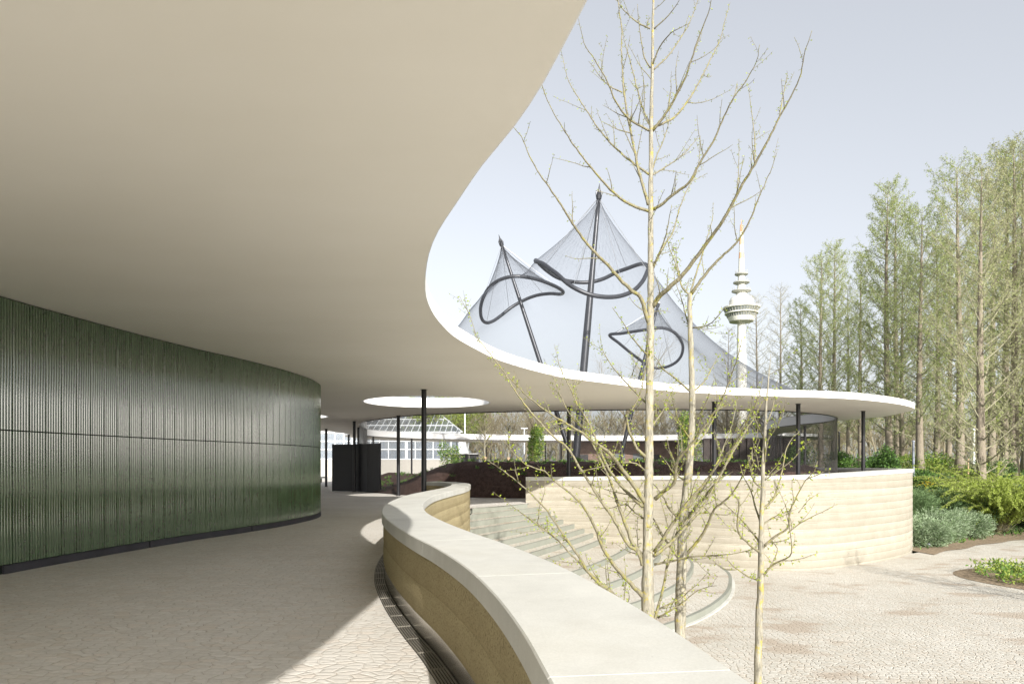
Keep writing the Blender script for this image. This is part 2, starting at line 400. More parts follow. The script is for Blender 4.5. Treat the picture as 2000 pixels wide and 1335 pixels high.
# terrace sheet: bounded by parapet, head of the steps and far wall
top_edge = [(-1.42,24.4),(-.3,25.9),(.62,27.3)]
tb = [(p.x, p.y) for p in off_path(near, .3)]
cut = [q for q in tb if q[1] < 24.0]
poly = cut+[(-1.62,24.1)]+top_edge+[(.75,28.3)]+[(p.x, p.y) for p in off_path(farp, -.25)][3:]+[(18.3,42),(20,48),(23,59),(32,64),(34,80),(30,100),(-80,100),(-80,-20),(.9,-20)]
vs = [Vector((x, y, 0)) for x, y in poly]
mb = MB(); mb.v = [tuple(v) for v in vs]
for t in tessellate_polygon([vs]): mb.f.append(tuple(t)); mb.m.append(0)
tag(mb.build('terrace', M['terrace']), kind='structure')

# ------------------------------------------------------------------ near parapet
par = empty('parapet_wall', (near[0].x, near[0].y, 0), 'low curving ochre rammed earth parapet with wide pale coping, in the foreground', 'wall')
W, ZC0, ZC1 = .62, .785, .92
lay = .29
def body_sec(i, z1=ZC0, w=W):
    s = []
    zs = [.20]
    lv = .205
    right = []
    # terrace face upwards
    prof = []
    z = .20; step = (z1-.20)/2
    for k in range(2):
        prof += [(.030, z+.004), (.022, z+.05), (.020, z+step*.5), (.026, z+step*.9), (.031, z+step-.003)]
        z += step
    s += prof
    z = z1; n = 11; st = (z1+2.4)/n
    for k in range(n):
        s += [(w-.030, z-.004), (w-.020, z-st*.3), (w-.020, z-st*.7), (w-.030, z-st+.004)]
        z -= st
    s += [(.1, -2.4), (.1, .2)]
    return s
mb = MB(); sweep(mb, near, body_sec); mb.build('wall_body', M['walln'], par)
# plinth (steel) below the body on the terrace side
mb = MB(); sweep(mb, near, lambda i: [(.045,0.0),(.045,.205),(.098,.205),(.098,0.0)]); mb.build('plinth', M['plinth'], par, smooth=False)
# coping stones, about two metres each, narrow joints
d = arc(near); tot = d[-1]
i0 = min(range(len(near)), key=lambda i: abs(near[i].y-4.08)+abs(near[i].x+.2)*.1); ph = d[i0] % 1.98
fr = frames(near)
bounds = [x for x in [0]+list(np.arange(ph, tot, 1.98))+[tot]]
def path_slice(fr, d, a, b):
    def interp(s):
        for i in range(len(d)-1):
            if d[i+1] >= s:
                t = (s-d[i])/(d[i+1]-d[i]); return (fr[i][0].lerp(fr[i+1][0], t), fr[i][1].lerp(fr[i+1][1], t).normalized())
        return fr[-1]
    out = [interp(a)]+[fr[i] for i in range(len(d)) if a+.02 < d[i] < b-.02]+[interp(b)]
    return out
for a, b in zip(bounds, bounds[1:]):
    if b-a < .1: continue
    f2 = path_slice(fr, d, a+.003, b-.003)
    c = .008
    mb = MB(); sweep(mb, None, lambda i: [(0,ZC0),(0,ZC1-c),(c,ZC1),(W-c,ZC1),(W,ZC1-c),(W,ZC0)], fr=f2); mb.build('coping_stone', M['coping'], par)
# drain along the parapet
dr = empty('drain_channel', (near[0].x, near[0].y, 0), 'narrow slotted steel drain grate along the foot of the foreground parapet', 'drain')
mb = MB(); sweep(mb, near, lambda i: [(-.105,.003),(.044,.003),(.044,.005),(-.105,.005)]); mb.build('channel', M['grate_dark'], dr)
mb = MB()
for k in range(6):
    o = -.098+k*.024
    sweep(mb, near, lambda i: [(o,.005),(o,.014),(o+.011,.014),(o+.011,.005)])
dd = 0
for i in range(0, len(near)-1):
    if d[i]-dd > .42 and near[i].y > 0:
        dd = d[i]; p, n = fr[i]; t = Vector((-n.y, n.x, 0))
        a = p-n*.100; b = p+n*.03
        q = [a-t*.008, b-t*.008, b+t*.008, a+t*.008]
        mb.add([(v.x, v.y, .004) for v in q]+[(v.x, v.y, .0155) for v in q], [(4,5,6,7),(0,1,5,4),(1,2,6,5),(2,3,7,6),(3,0,4,7)])
mb.build('grate', M['grate'], dr)

# ------------------------------------------------------------------ far retaining wall
fw = empty('retaining_wall', (farp[0].x, farp[0].y, 0), 'tall sunlit pale rammed earth wall curving behind the three bare trees', 'wall')
df = arc(farp)
def ztop(i):
    x = farp[i].x; y = farp[i].y
    if y > 30 and x > 17: return 1.37
    return 1.05+(1.16-1.05)*smooth(x, .5, 8) if x < 8 else 1.16+.21*smooth(x, 8, 17.4)
def far_sec(i):
    # right of travel is the plaza side
    zt = ztop(i)-.15; s = []; n = 13; st = (zt+2.4)/n; z = -2.4
    s.append((-.5, zt)); s.append((-.5, -.1)); s.append((-.4, -2.4))
    for k in range(n):
        s += [(-.007, z+.003), (0, z+st*.10), (.005, z+st*.5), (.003, z+st*.88), (-.003, z+st-.003)]
        z += st
    return s
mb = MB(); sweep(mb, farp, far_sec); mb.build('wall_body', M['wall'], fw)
frf = frames(farp); bounds = list(np.arange(0, df[-1], 2.6))+[df[-1]]
for a, b in zip(bounds, bounds[1:]):
    f2 = path_slice(frf, df, a+.003, b-.003)
    zs = []
    for p, n in f2:
        j = min(range(len(farp)), key=lambda q: (farp[q]-p).length); zs.append(ztop(j))
    mb = MB(); sweep(mb, None, lambda i: [(.03,zs[i]-.15),(.03,zs[i]),(-.53,zs[i]),(-.53,zs[i]-.15)], fr=f2); mb.build('coping_stone', M['coping'], fw)

# ------------------------------------------------------------------ amphitheatre steps
st_root = empty('amphitheatre_steps', (1.5, 20, -2.2), 'wide curved stone steps fanning down between the two rammed earth walls', 'steps')
NS = 13; rise = 2.2/NS
Rk = {0:(.62,27.3),1:(1.2,27.9),2:(1.6,27.9),3:(1.85,27.9),4:(2.15,27.9),5:(2.65,27.9),6:(3.05,27.8),7:(3.45,27.8),8:(3.95,27.7)}
Lk = [(-1.42,24.4),(-1.45,23.5),(-1.5,22.5),(-1.5,21.4),(-1.6,20.3),(-1.7,19.1),(-1.75,17.9),(-1.8,16.7),(-1.8,15.6)]
def line(a, b, n, bulge=0):
    a = Vector((*a,0)); b = Vector((*b,0)); dn = (b-a); nn = Vector((dn.y, -dn.x, 0)).normalized()
    return [a.lerp(b, i/(n-1))+nn*bulge*math.sin(math.pi*i/(n-1)) for i in range(n)]
NP = 40
def resample(pts, n):
    dd = arc(pts); out = []
    for k in range(n):
        s = dd[-1]*k/(n-1)
        for i in range(len(dd)-1):
            if dd[i+1] >= s-1e-9:
                out.append(pts[i].lerp(pts[i+1], (s-dd[i])/max(1e-9, dd[i+1]-dd[i]))); break
    return out
curves = [line(Lk[k], Rk[k], NP, .03*k) for k in range(9)]
c8 = curves[8]
c12 = resample(crom([(-1.2,10.9),(.0,11.9),(1.5,13.3),(3.0,14.9),(4.12,16.1),(4.8,17.0),(5.4,17.95),(6.2,19.5),(6.9,21.4),(7.25,22.7),(7.45,24.5)], .2), NP)
for k in range(9, 13):
    t = (k-8)/4; curves.append([c8[i].lerp(c12[i], t) for i in range(NP)])
for k in range(NS):
    z0 = -k*rise; z1 = -(k+1)*rise; cu = curves[k]
    nxt = curves[k+1] if k+1 < NS else None
    mb = MB(); nn = []
    for i in range(NP):
        t = (cu[min(i+1,NP-1)]-cu[max(i-1,0)]).normalized(); nn.append(Vector((-t.y, t.x, 0)))
    V = [(cu[i], z0) for i in range(NP)]
    # riser slab with narrow edging on top
    lst = [[(cu[i]+nn[i]*.10, z0+.004), (cu[i]-nn[i]*.0, z0+.004), (cu[i], z1-.02), (cu[i]+nn[i]*.10, z1-.02)] for i in range(NP)]
    vs = [(p.x, p.y, z) for s in lst for p, z in s]
    fs = []
    for i in range(NP-1):
        for j in range(4): fs.append((i*4+j, (i+1)*4+j, (i+1)*4+(j+1) % 4, i*4+(j+1) % 4))
    mb.add(vs, fs, 0)
    if nxt:
        vs = [(p.x, p.y, z1) for p in cu]+[(p.x, p.y, z1) for p in nxt]
        mb.add(vs, [(i, i+1, NP+i+1, NP+i) for i in range(NP-1)], 1)
    mb.build('step', [M['riser'], M['plaza']], st_root)
mb = MB()                                                    # pale border stones around the foot
for i in range(NP-1):
    a, b = c12[i], c12[i+1]; t = (b-a).normalized(); n = Vector((t.y, -t.x, 0))
    q = [a, b, b+n*.09, a+n*.09]; mb.add([(v.x, v.y, -2.2+h) for h in (.001, .02) for v in q], [(4,5,6,7),(2,3,7,6)])
mb.build('foot_kerb', M['coping'], st_root)

# ------------------------------------------------------------------ canopy
cp = empty('pavilion_canopy', (0, 20, 0), 'huge thin free-form canopy with cream soffit and white edge on slim black columns', 'canopy')
hl = [[Vector((c[0]+r*math.cos(a), c[1]+r*math.sin(a), 0)) for a in np.linspace(0, 2*math.pi, 72, endpoint=False)] for c, r in holes]
loops = [OUT, INN]+hl
def slab(name, z, mat, flip=False):
    L = [[Vector((v.x, v.y, z)) for v in l] for l in loops]; mb = MB()
    for l in L: mb.v += [tuple(v) for v in l]
    for t in tessellate_polygon(L):
        a, b, c = (Vector(mb.v[q]) for q in t); up = (b-a).cross(c-a).z > 0
        mb.f.append(tuple(t) if up != flip else tuple(reversed(t))); mb.m.append(0)
    return mb.build(name, mat, cp)
slab('soffit', HS, M['soffit'], True); slab('roof_deck', HS+.16, M['rooftop'])
def band(name, loop, z0, z1, mat, thick=.08, side=1):
    k = len(loop); vs = []
    area = sum(loop[i-1].x*loop[i].y-loop[i].x*loop[i-1].y for i in range(k)); sg = (1 if area > 0 else -1)*side
    for i in range(k):
        t = (loop[(i+1) % k]-loop[i-1]).normalized(); n = Vector((-t.y, t.x, 0))*sg*thick; p = loop[i]
        vs += [(p.x, p.y, z0), (p.x, p.y, z1), (p.x+n.x, p.y+n.y, z1), (p.x+n.x, p.y+n.y, z0)]
    mb = MB(); mb.add(vs, [(i*4+j, i*4+(j+1) % 4, ((i+1) % k)*4+(j+1) % 4, ((i+1) % k)*4+j) for i in range(k) for j in range(4)])
    return mb.build(name, mat, cp)
band('fascia', OUT, HS+.001, HS+.245, M['fascia'], .012, -1)
band('inner_fascia', INN, HS+.001, HS+.55, M['fascia'], .10, -1)
for l in hl: band('skylight_rim', l, HS-.005, HS+.40, M['fascia'], .08, -1)
cols = [(637,837),(692,822),(700,834),(681,848),(778,811),(828,760),(729,852),(804,855),(1111,790),(1395,784),(1559,788),(1686,802),(1572,831),(1524,850),
        (949,860),(1065,862),(1096,863),(1180,863),(1290,862),(1440,859)]
for k, (px, py) in enumerate(cols):
    D = F*(HS-E)/(HY-py)+(1.0 if px == 1111 else 0); x = (px-CX)/F*D
    mb = MB(); mb.lathe([(.085,0),(.085,HS-.002)], x, D, 20); mb.lathe([(.11,.002),(.11,.03),(.088,.03)], x, D, 20)
    mb.lathe([(.12,HS-.012),(.12,HS-.004)], x, D, 20)
    mb.build('column', M['column'], cp, smooth=False)
    cp.children[-1].data.polygons.foreach_set('use_smooth', [True]*len(cp.children[-1].data.polygons))

# ------------------------------------------------------------------ green tiled building
gw = [(-10.2,-2.6),(-9.2,0),(-8.4,4),(-7.85,7),(-7.45,9.2),(-7.3,10.5),(-7.16,11.5),(-6.97,12.7),(-6.65,14.3),(-6.25,15.7),(-5.93,17.2),(-5.76,18.6),(-5.74,19.9),(-5.95,21.2),
      (-6.6,22.6),(-8.2,23.8),(-10.5,24.2),(-14,23),(-18,18),(-19,8),(-17,0),(-14,-3.6),(-11.6,-4)]
GW = crom(gw, .05, True)
gb = empty('tiled_building', (-12, 8, 0), 'curved building clad in glossy dark green fluted ceramic tiles under the canopy', 'building')
frg = []
k = len(GW)
dg = arc(GW)
for i in range(k):
    t = (GW[(i+1) % k]-GW[i-1]).normalized(); frg.append((GW[i], Vector((t.y, -t.x, 0))))
def flute_course(name, z0, z1):
    PW = .31; FL = 6; per = 9; mb = MB()
    seg = .31/FL/per; npan = int(dg[-1]//PW); 
    fr2 = frg; di = 0; vs = []; idx = []
    total = npan*PW
    s = 0.0; pts = []
    samples = []
    for p in range(npan):
        g0 = p*PW
        samples.append((g0+.0036, -.024))
        for f in range(FL):
            for q in range(per):
                u = (f+(q+.5)/per)/FL; x = g0+.0038+u*(PW-.0076)
                c = (q+.5)/per; h = -.007 if (c < .12 or c > .88) else .014*math.sin(math.pi*(c-.14)/.72)**.6
                samples.append((x, -.004+h))
        samples.append((g0+PW-.0036, -.024))
    j = 0
    for s, h in samples:
        while j < k-2 and dg[j+1] < s: j += 1
        t = (s-dg[j])/max(1e-9, dg[j+1]-dg[j]); p = frg[j][0].lerp(frg[j+1][0], t); n = frg[j][1].lerp(frg[j+1][1], t)
        vs.append((p.x+n.x*(h-.02), p.y+n.y*(h-.02), z0+.004)); vs.append((p.x+n.x*h, p.y+n.y*h, z0+.010))
        vs.append((p.x+n.x*h, p.y+n.y*h, z1-.010)); vs.append((p.x+n.x*(h-.02), p.y+n.y*(h-.02), z1-.004))
    m = len(samples); mp_ = m//npan
    for i in range(m):
        if i % mp_ == mp_-1: continue
        i2 = (i+1) % m
        for q in range(3): mb.f.append((i*4+q, i2*4+q, i2*4+q+1, i*4+q+1)); mb.m.append(0)
    mb.v = vs
    o = mb.build(name, M['glaze'], gb)
    o.data.polygons.foreach_set('use_smooth', [True]*len(o.data.polygons)); o.data.set_sharp_from_angle(angle=R(50))
    return o
area = sum(GW[i-1].x*GW[i].y-GW[i].x*GW[i-1].y for i in range(k))
if area < 0: frg = [(p, -n) for p, n in frg]
flute_course('lower_tile_course', .125, 2.088); flute_course('upper_tile_course', 2.088, HS-.012)
def ringwall(name, o0, o1, z0, z1, mat):
    mb = MB(); vs = []
    for p, n in frg[::4]: vs += [(p.x+n.x*o1, p.y+n.y*o1, z0), (p.x+n.x*o1, p.y+n.y*o1, z1), (p.x+n.x*o0, p.y+n.y*o0, z1), (p.x+n.x*o0, p.y+n.y*o0, z0)]
    q = len(vs)//4
    mb.add(vs, [(i*4+j, ((i+1) % q)*4+j, ((i+1) % q)*4+(j+1) % 4, i*4+(j+1) % 4) for i in range(q) for j in range(4)])
    mb.build(name, mat, gb)
ringwall('core_wall', -.3, -.022, .0, HS-.003, M['glaze_gap'])
# skirting stones
s0 = 0; L = 3.2; idx = 0
while s0 < dg[-1]-.5:
    a, b = s0+.004, min(s0+L-.004, dg[-1]); f2 = [frg[i] for i in range(k) if a <= dg[i] <= b][::3]
    if len(f2) > 2:
        mb = MB(); sweep(mb, None, lambda i: [(.02,.001),(.02,.122),(-.018,.122),(-.018,.001)], fr=f2); mb.build('skirting', M['skirting'], gb)
    s0 += L

# ------------------------------------------------------------------ aviary: masts, rings, nets
av = empty('aviary_net_tent', (4, 45, .5), 'grey mesh aviary tent hung from leaning dark masts and looped steel rings', 'aviary')
rng = random.Random(5)
masts = [((1128,930), (980,478), (974,458), 46, .155, .10), ((1121,935), (1169.5,385), (1171,358), 42, .235, .13), ((1203,930), (1284,598), (1288,580), 51, .15, .10)]
tips = []
for k, (b, t, tt, D, r0, r1) in enumerate(masts):
    B = at(*b, D); T = at(*t, D); TT = at(*tt, D); tips.append(T)
    mb = MB()
    pts = [B.lerp(T, q/12) for q in range(13)]
    mb.tube(pts, [r0+(r1-r0)*smooth(q/12, .45, 1) for q in range(13)], 20)
    ms = mb.build('mast', M['mast'], av, smooth=True)
    mb = MB(); ax = (TT-T)
    mb.tube([T-ax*.15, T+ax*.1, T+ax*.35, T+ax*.55, T+ax*1.0], [r1*1.15, r1*1.5, r1*.7, r1*.55, .01], 10)
    for s in (-1, 1): mb.tube([T+Vector((s*r1*1.0,0,-.1)), T+ax*.3+Vector((s*r1*1.3,0,0)), T+ax*.6+Vector((s*r1*.4,0,0))], [.03,.05,.03], 6)
    o = mb.build('finial', M['mast'], av); 
c4m = lambda x, y: (880+x/3.338, 340+y/3.338)
def ringA(): 
    near_ = [(195,880),(215,800),(260,730),(330,685),(420,665),(500,672),(580,690),(660,720),(715,748)]
    far_ = [(735,770),(715,782),(650,778),(560,790),(480,820),(400,865),(330,920),(280,955),(235,968),(205,945)]
    out = []
    for i, p in enumerate(near_): t = (i+.5)/len(near_); out.append(at(*c4m(*p), 46-3.0*math.sin(math.pi*t)))
    for i, p in enumerate(far_): t = (i+.5)/len(far_); out.append(at(*c4m(*p), 46+3.0*math.sin(math.pi*t)))
    return out
def ringB():
    near_ = [(556,568),(600,582),(650,618),(700,655),(760,710),(820,748),(900,782),(1000,800),(1100,795),(1190,760),(1250,700),(1280,640)]
    far_ = [(1288,605),(1262,585),(1220,590),(1150,615),(1080,640),(1000,680),(920,702),(840,705),(760,695),(690,670),(630,630),(585,590),(560,562)]
    out = []
    for i, p in enumerate(near_): t = (i+.5)/len(near_); out.append(at(*c4m(*p), 42-3.6*math.sin(math.pi*t)))
    for i, p in enumerate(far_): t = (i+.5)/len(far_); out.append(at(*c4m(*p), 42+3.6*math.sin(math.pi*t)))
    return out
def ringC():
    near_ = [(1036,1048),(1110,1038),(1200,1024),(1280,1012),(1340,1002),(1400,1005),(1460,1032),(1500,1080)]
    far_ = [(1515,1135),(1500,1190),(1460,1232),(1400,1258),(1340,1262),(1290,1247),(1240,1213),(1180,1168),(1100,1102)]
    out = []
    for i, p in enumerate(near_): t = (i+.3)/len(near_); out.append(at(*c4m(*p), 51-2.8*math.sin(math.pi*t)))
    for i, p in enumerate(far_): t = (i+.5)/len(far_); out.append(at(*c4m(*p), 51+2.8*math.sin(math.pi*t)))
    return out
rings = [crom(f(), .25, True) for f in (ringA, ringB, ringC)]
for k, rg in enumerate(rings):
    mb = MB(); mb.tube(rg, [.115,.125,.11][k], 12, closed=True); mb.build('ring_beam', M['ring'], av, smooth=True)
# cone nets and hanger cables
for k, rg in enumerate(rings):
    T = tips[k]; n = len(rg); NU = 10; mb = MB(); vs = []
    for u in range(NU+1):
        t = .02+.98*u/NU
        for p in rg:
            q = T.lerp(p, t); hr = t**1.3
            vs.append((T.x+(p.x-T.x)*hr*1.0, T.y+(p.y-T.y)*hr, q.z))
    mb.add(vs, [(u*n+i, u*n+(i+1) % n, (u+1)*n+(i+1) % n, (u+1)*n+i) for u in range(NU) for i in range(n)])
    stp = max(1, n//44)
    for i in range(0, n, stp):
        for sg in (-1, 1): mb.tube([vs[u*n+(i+sg*u*stp//2) % n] for u in range(NU+1)], .0018, 3, m=1, cap=False)
    for u in (3, 6, 8): mb.tube([vs[u*n+i] for i in range(0, n, stp)], .0018, 3, m=1, closed=True)
    mb.build('cone_net', [M['net'], M['ring']], av, smooth=True)
    for q in range(7):
        p = rg[int((q+.35)*n/7) % n]; mb = MB(); mb.tube([T, p], .014, 5); mb.build('hanger_cable', M['rope'], av)
# main net: relaxed height field between rings and courtyard edge
def inside(p, L):
    x, y = p[0], p[1]; c = False; n = len(L); j = n-1
    for i in range(n):
        if (L[i].y > y) != (L[j].y > y) and x < (L[j].x-L[i].x)*(y-L[i].y)/(L[j].y-L[i].y)+L[i].x: c = not c
        j = i
    return c
GS = .7
xs = np.arange(-14.5, 26.5, GS); ys = np.arange(27.5, 73.5, GS); nxn, nyn = len(xs), len(ys)
ZB = HS+.5
Z = np.full((nyn, nxn), ZB); fix = np.ones((nyn, nxn), bool); ins = np.zeros((nyn, nxn), bool); rin = np.zeros((nyn, nxn), bool)
PX = np.tile(xs, (nyn, 1)); PY = np.tile(ys[:, None], (1, nxn))
I3 = INN[::2]; innA = np.array([(p.x, p.y) for p in INN])
for j in range(nyn):
    for i in range(nxn):
        p = (xs[i], ys[j])
        if inside(p, I3): ins[j, i] = True; fix[j, i] = False
        else:
            dd2 = ((innA-p)**2).sum(1); q = dd2.argmin(); PX[j, i], PY[j, i] = innA[q]
for rg in rings:
    ra = np.array([tuple(p) for p in rg])
    for j in range(nyn):
        for i in range(nxn):
            dd2 = ((ra[:, :2]-(xs[i], ys[j]))**2).sum(1); q = dd2.argmin()
            if dd2[q] < (GS*.72)**2: fix[j, i] = True; Z[j, i] = ra[q, 2]; PX[j, i], PY[j, i] = ra[q, 0], ra[q, 1]
            elif inside((xs[i], ys[j]), rg): rin[j, i] = True
free = ~fix
Z[free] = 8
for _ in range(2500):
    A = Z.copy(); A[1:-1, 1:-1] = .25*(Z[:-2, 1:-1]+Z[2:, 1:-1]+Z[1:-1, :-2]+Z[1:-1, 2:]); Z = np.where(free, A, Z)
mb = MB(); mb.v = [(float(PX[j, i]), float(PY[j, i]), float(Z[j, i])) for j in range(nyn) for i in range(nxn)]
for j in range(nyn-1):
    for i in range(nxn-1):
        q = [(j, i), (j, i+1), (j+1, i+1), (j+1, i)]
        if any(rin[a] for a in q): continue
        if not any(ins[a] and not False for a in q): continue
        mb.f.append(tuple(a[0]*nxn+a[1] for a in q)); mb.m.append(0)
mb.build('main_net', M['net'], av, smooth=True)
# vertical curtain of mesh round the inner edge
mb = MB(); vs = []; k2 = len(INN)
for p in INN: vs += [(p.x, p.y, 0), (p.x, p.y, HS-.01)]
mb.add(vs, [(i*2, ((i+1) % k2)*2, ((i+1) % k2)*2+1, i*2+1) for i in range(k2)]); mb.build('curtain_net', M['netd'], av, smooth=True)
mb = MB(); mb.tube([Vector((p.x, p.y, HS-.02)) for p in INN], .025, 6, closed=True)
mb.build('edge_cable', M['column'], av)

# ------------------------------------------------------------------ soil mound inside the courtyard
def mound_h(x, y):
    b = 0
    d0 = 1e9
    for p in I3[::2]:
        q = (p.x-x)**2+(p.y-y)**2
        if q < d0: d0 = q
    d0 = math.sqrt(d0)
    left = smooth(x, -8.2, -2.4)
    h = 1.62*smooth(d0, -.5, 1.9)*(.10+.90*left)
    far_ = smooth(y, 44, 56); h = h*(1-far_)+(.55+.3*math.sin(x*.4))*far_*smooth(d0, 0, 2)
    return h*(1+.04*math.sin(x*1.3+y)+.03*math.sin(x*3.1-y*1.7))
mb = MB(); msx = np.arange(-13, 25, .5); msy = np.arange(27.5, 72.5, .5)
ix = {}
for j, y in enumerate(msy):
    for i, x in enumerate(msx):
        if inside((x, y), I3): ix[(j, i)] = len(mb.v); mb.v.append((x, y, mound_h(x, y)+.012+rng.uniform(-.03,.03)))
        else:
            dd2 = ((innA-(x, y))**2).sum(1); q = dd2.argmin()
            if dd2[q] < .7: ix[(j, i)] = len(mb.v); mb.v.append((innA[q][0], innA[q][1], .012))
for j in range(len(msy)-1):
    for i in range(len(msx)-1):
        q = [(j,i),(j,i+1),(j+1,i+1),(j+1,i)]
        if all(a in ix for a in q) and any(inside((msx[a[1]], msy[a[0]]), I3) for a in q): mb.f.append(tuple(ix[a] for a in q)); mb.m.append(0)
tag(mb.build('soil_mound', M['soil'], smooth=True), kind='structure')

def leafcard(mb, p, d, L, Wd, m=0, rng=random):
    d = d.normalized(); s = d.cross(Vector((rng.uniform(-1,1), rng.uniform(-1,1), rng.uniform(-1,1)))).normalized()*Wd*.5
    mb.add([p, p+d*L*.5+s, p+d*L, p+d*L*.5-s], [(0,1,2,3)], m)
def rv(rng): 
    v = Vector((rng.gauss(0,1), rng.gauss(0,1), rng.gauss(0,1))); return v.normalized()
# sprouts on the mound: ground cover
mb = MB()
for _ in range(900):
    x = rng.uniform(-10, 20); y = rng.uniform(30, 62)
    if not inside((x, y), I3): continue
    z = mound_h(x, y)+.02
    for q in range(rng.randint(5, 11)): leafcard(mb, Vector((x, y, z)), Vector((rng.uniform(-1,1), rng.uniform(-1,1), rng.uniform(.3,1.3))), rng.uniform(.12,.32), .05, 0, rng)
tag(mb.build('seedlings', M['mid']), 'scattered small green seedlings on the dark soil mound', 'seedlings', kind='stuff')

# ------------------------------------------------------------------ foreground ginkgo trees (traced limbs)
def twigs(mbw, mbl, pts, rads, rng, dens=1.0, green=1.0, depth=0):
    """side shoots with spur buds along a limb"""
    d = arc(pts); L = d[-1]; s = rng.uniform(.03, .10)
    while s < L*.985:
        i = max(j for j in range(len(d)) if d[j] <= s); i = min(i, len(pts)-2)
        t = (s-d[i])/max(1e-6, d[i+1]-d[i]); p = pts[i].lerp(pts[i+1], t); r = rads[i]+(rads[i+1]-rads[i])*t
        T = (pts[i+1]-pts[i]).normalized()
        side = (rv(rng)); side = (side-T*side.dot(T)).normalized()
        # spur with buds
        sl = rng.uniform(.010, .032); q = p+side*(r+sl)
        if r < .035:
            mbw.tube([p, q], [.0035, .003], 3, cap=False)
            for _ in range(rng.randint(2, 4) if green > .6 else rng.randint(1, 2)):
                leafcard(mbl, q, side+rv(rng)*.8+Vector((0,0,.3)), rng.uniform(.016,.034)*(.5+.6*green), rng.uniform(.012,.020)*(.5+.6*green), 0, rng)
        # long shoot
        if depth < 2 and rng.random() < (.27 if depth == 0 else .15)*dens*(1 if green > .6 else .6) and L > .35:
            ln = rng.uniform(.18, .72)*(1 if depth == 0 else .5)*(1.05-.6*s/L)*min(1.2, .45+L*.35)
            dirv = (T*rng.uniform(.4,1.0)+side*rng.uniform(.6,1.0)+Vector((0,0,rng.uniform(.0,.5)))).normalized()
            n = 5; pp = [p]; cur = dirv.copy()
            for k in range(n):
                cur = (cur+rv(rng)*.16+Vector((0,0,.07))).normalized(); pp.append(pp[-1]+cur*ln/n)
            r0 = min(r*.55, .0085); rr = [r0+(.0022-r0)*k/n for k in range(n+1)]
            mbw.tube(pp, rr, 4, cap=False); twigs(mbw, mbl, pp, rr, rng, dens, green, depth+1)
        s += rng.uniform(.045, .095)
def limb(mbt, mbl, px, D0, dD, r0, r1, rng, green=1.0, n=7, mat=1, dens=1.0):
    k = len(px); P = []
    for i, (x, y) in enumerate(px):
        t = i/(k-1); D = D0+dD*t**1.1; P.append(at(x, y, D))
    pts = crom(P, .07)
    # small natural kinks
    pts = [p+rv(rng)*min(.006, r0*.25) if 0 < i < len(pts)-1 else p for i, p in enumerate(pts)]
    m = len(pts); rr = [r0+(r1-r0)*(i/(m-1))**.8 for i in range(m)]
    mbt.tube(pts, rr, n, m=mat)
    twigs(mbt2, mbl, pts, rr, rng, dens, green)
def ginkgo(name, label, D0, trunk, widths, limbs, base, seed, group=None):
    global mbt2
    rng = random.Random(seed)
    P = [at(x, y, D0) for x, y in trunk]; ex = P[0].copy(); ex.z = -2.2; P = [ex]+P
    rr = [widths[0]*.5/F*D0*1.12]+[wd*.5/F*D0 for wd in widths]
    pts = crom(P, .12); d = arc(pts); dP = [0]
    for a, b in zip(P, P[1:]): dP.append(dP[-1]+(b-a).length)
    rads = [float(np.interp(s*dP[-1]/d[-1], dP, rr)) for s in d]
    root = empty(name, (ex.x, ex.y, -2.2), label, 'tree', group)
    mb = MB(); pts2 = [p+Vector((rng.uniform(-1,1), rng.uniform(-1,1), 0))*.004 for p in pts]
    rads2 = [r*(1+rng.uniform(-.07,.10)) for r in rads]
    mb.tube(pts2, rads2, 18); mb.build('trunk', M['gbark'], root, smooth=True)
    mbl = MB(); mbb = MB(); mbt2 = MB()
    for (px, dD, w0) in limbs:
        r0 = w0*.5/F*D0; g = 1.0 if min(p[1] for p in px) > 420 else .55
        limb(mbb, mbl, px, D0, dD, r0, .0032, rng, g)
    # shoots directly on the upper trunk
    up = [p for p in pts if p.z > .2]; ur = [.02]*len(up)
    for p in up[::3]:
        if rng.random() < .55:
            side = Vector((rng.uniform(-1,1), rng.uniform(-1,1), rng.uniform(.1,.9))).normalized(); ln = rng.uniform(.15,.7); cur = side.copy(); pp = [p]
            for q in range(5): cur = (cur+rv(rng)*.18+Vector((0,0,.06))).normalized(); pp.append(pp[-1]+cur*ln/5)
            r5 = [.006-.0007*q for q in range(6)]; mbt2.tube(pp, r5, 4, cap=False); twigs(mbt2, mbl, pp, r5, rng, 1, 1.0 if p.z < 5 else .55, 1)
    for i in range(len(mbb.m)): mbb.m[i] = 0
    mbb.add(mbt2.v, mbt2.f)
    mbb.build('branches', M['gtwig'], root, smooth=True); mbl.build('leaves', M['bud'], root)
    return root
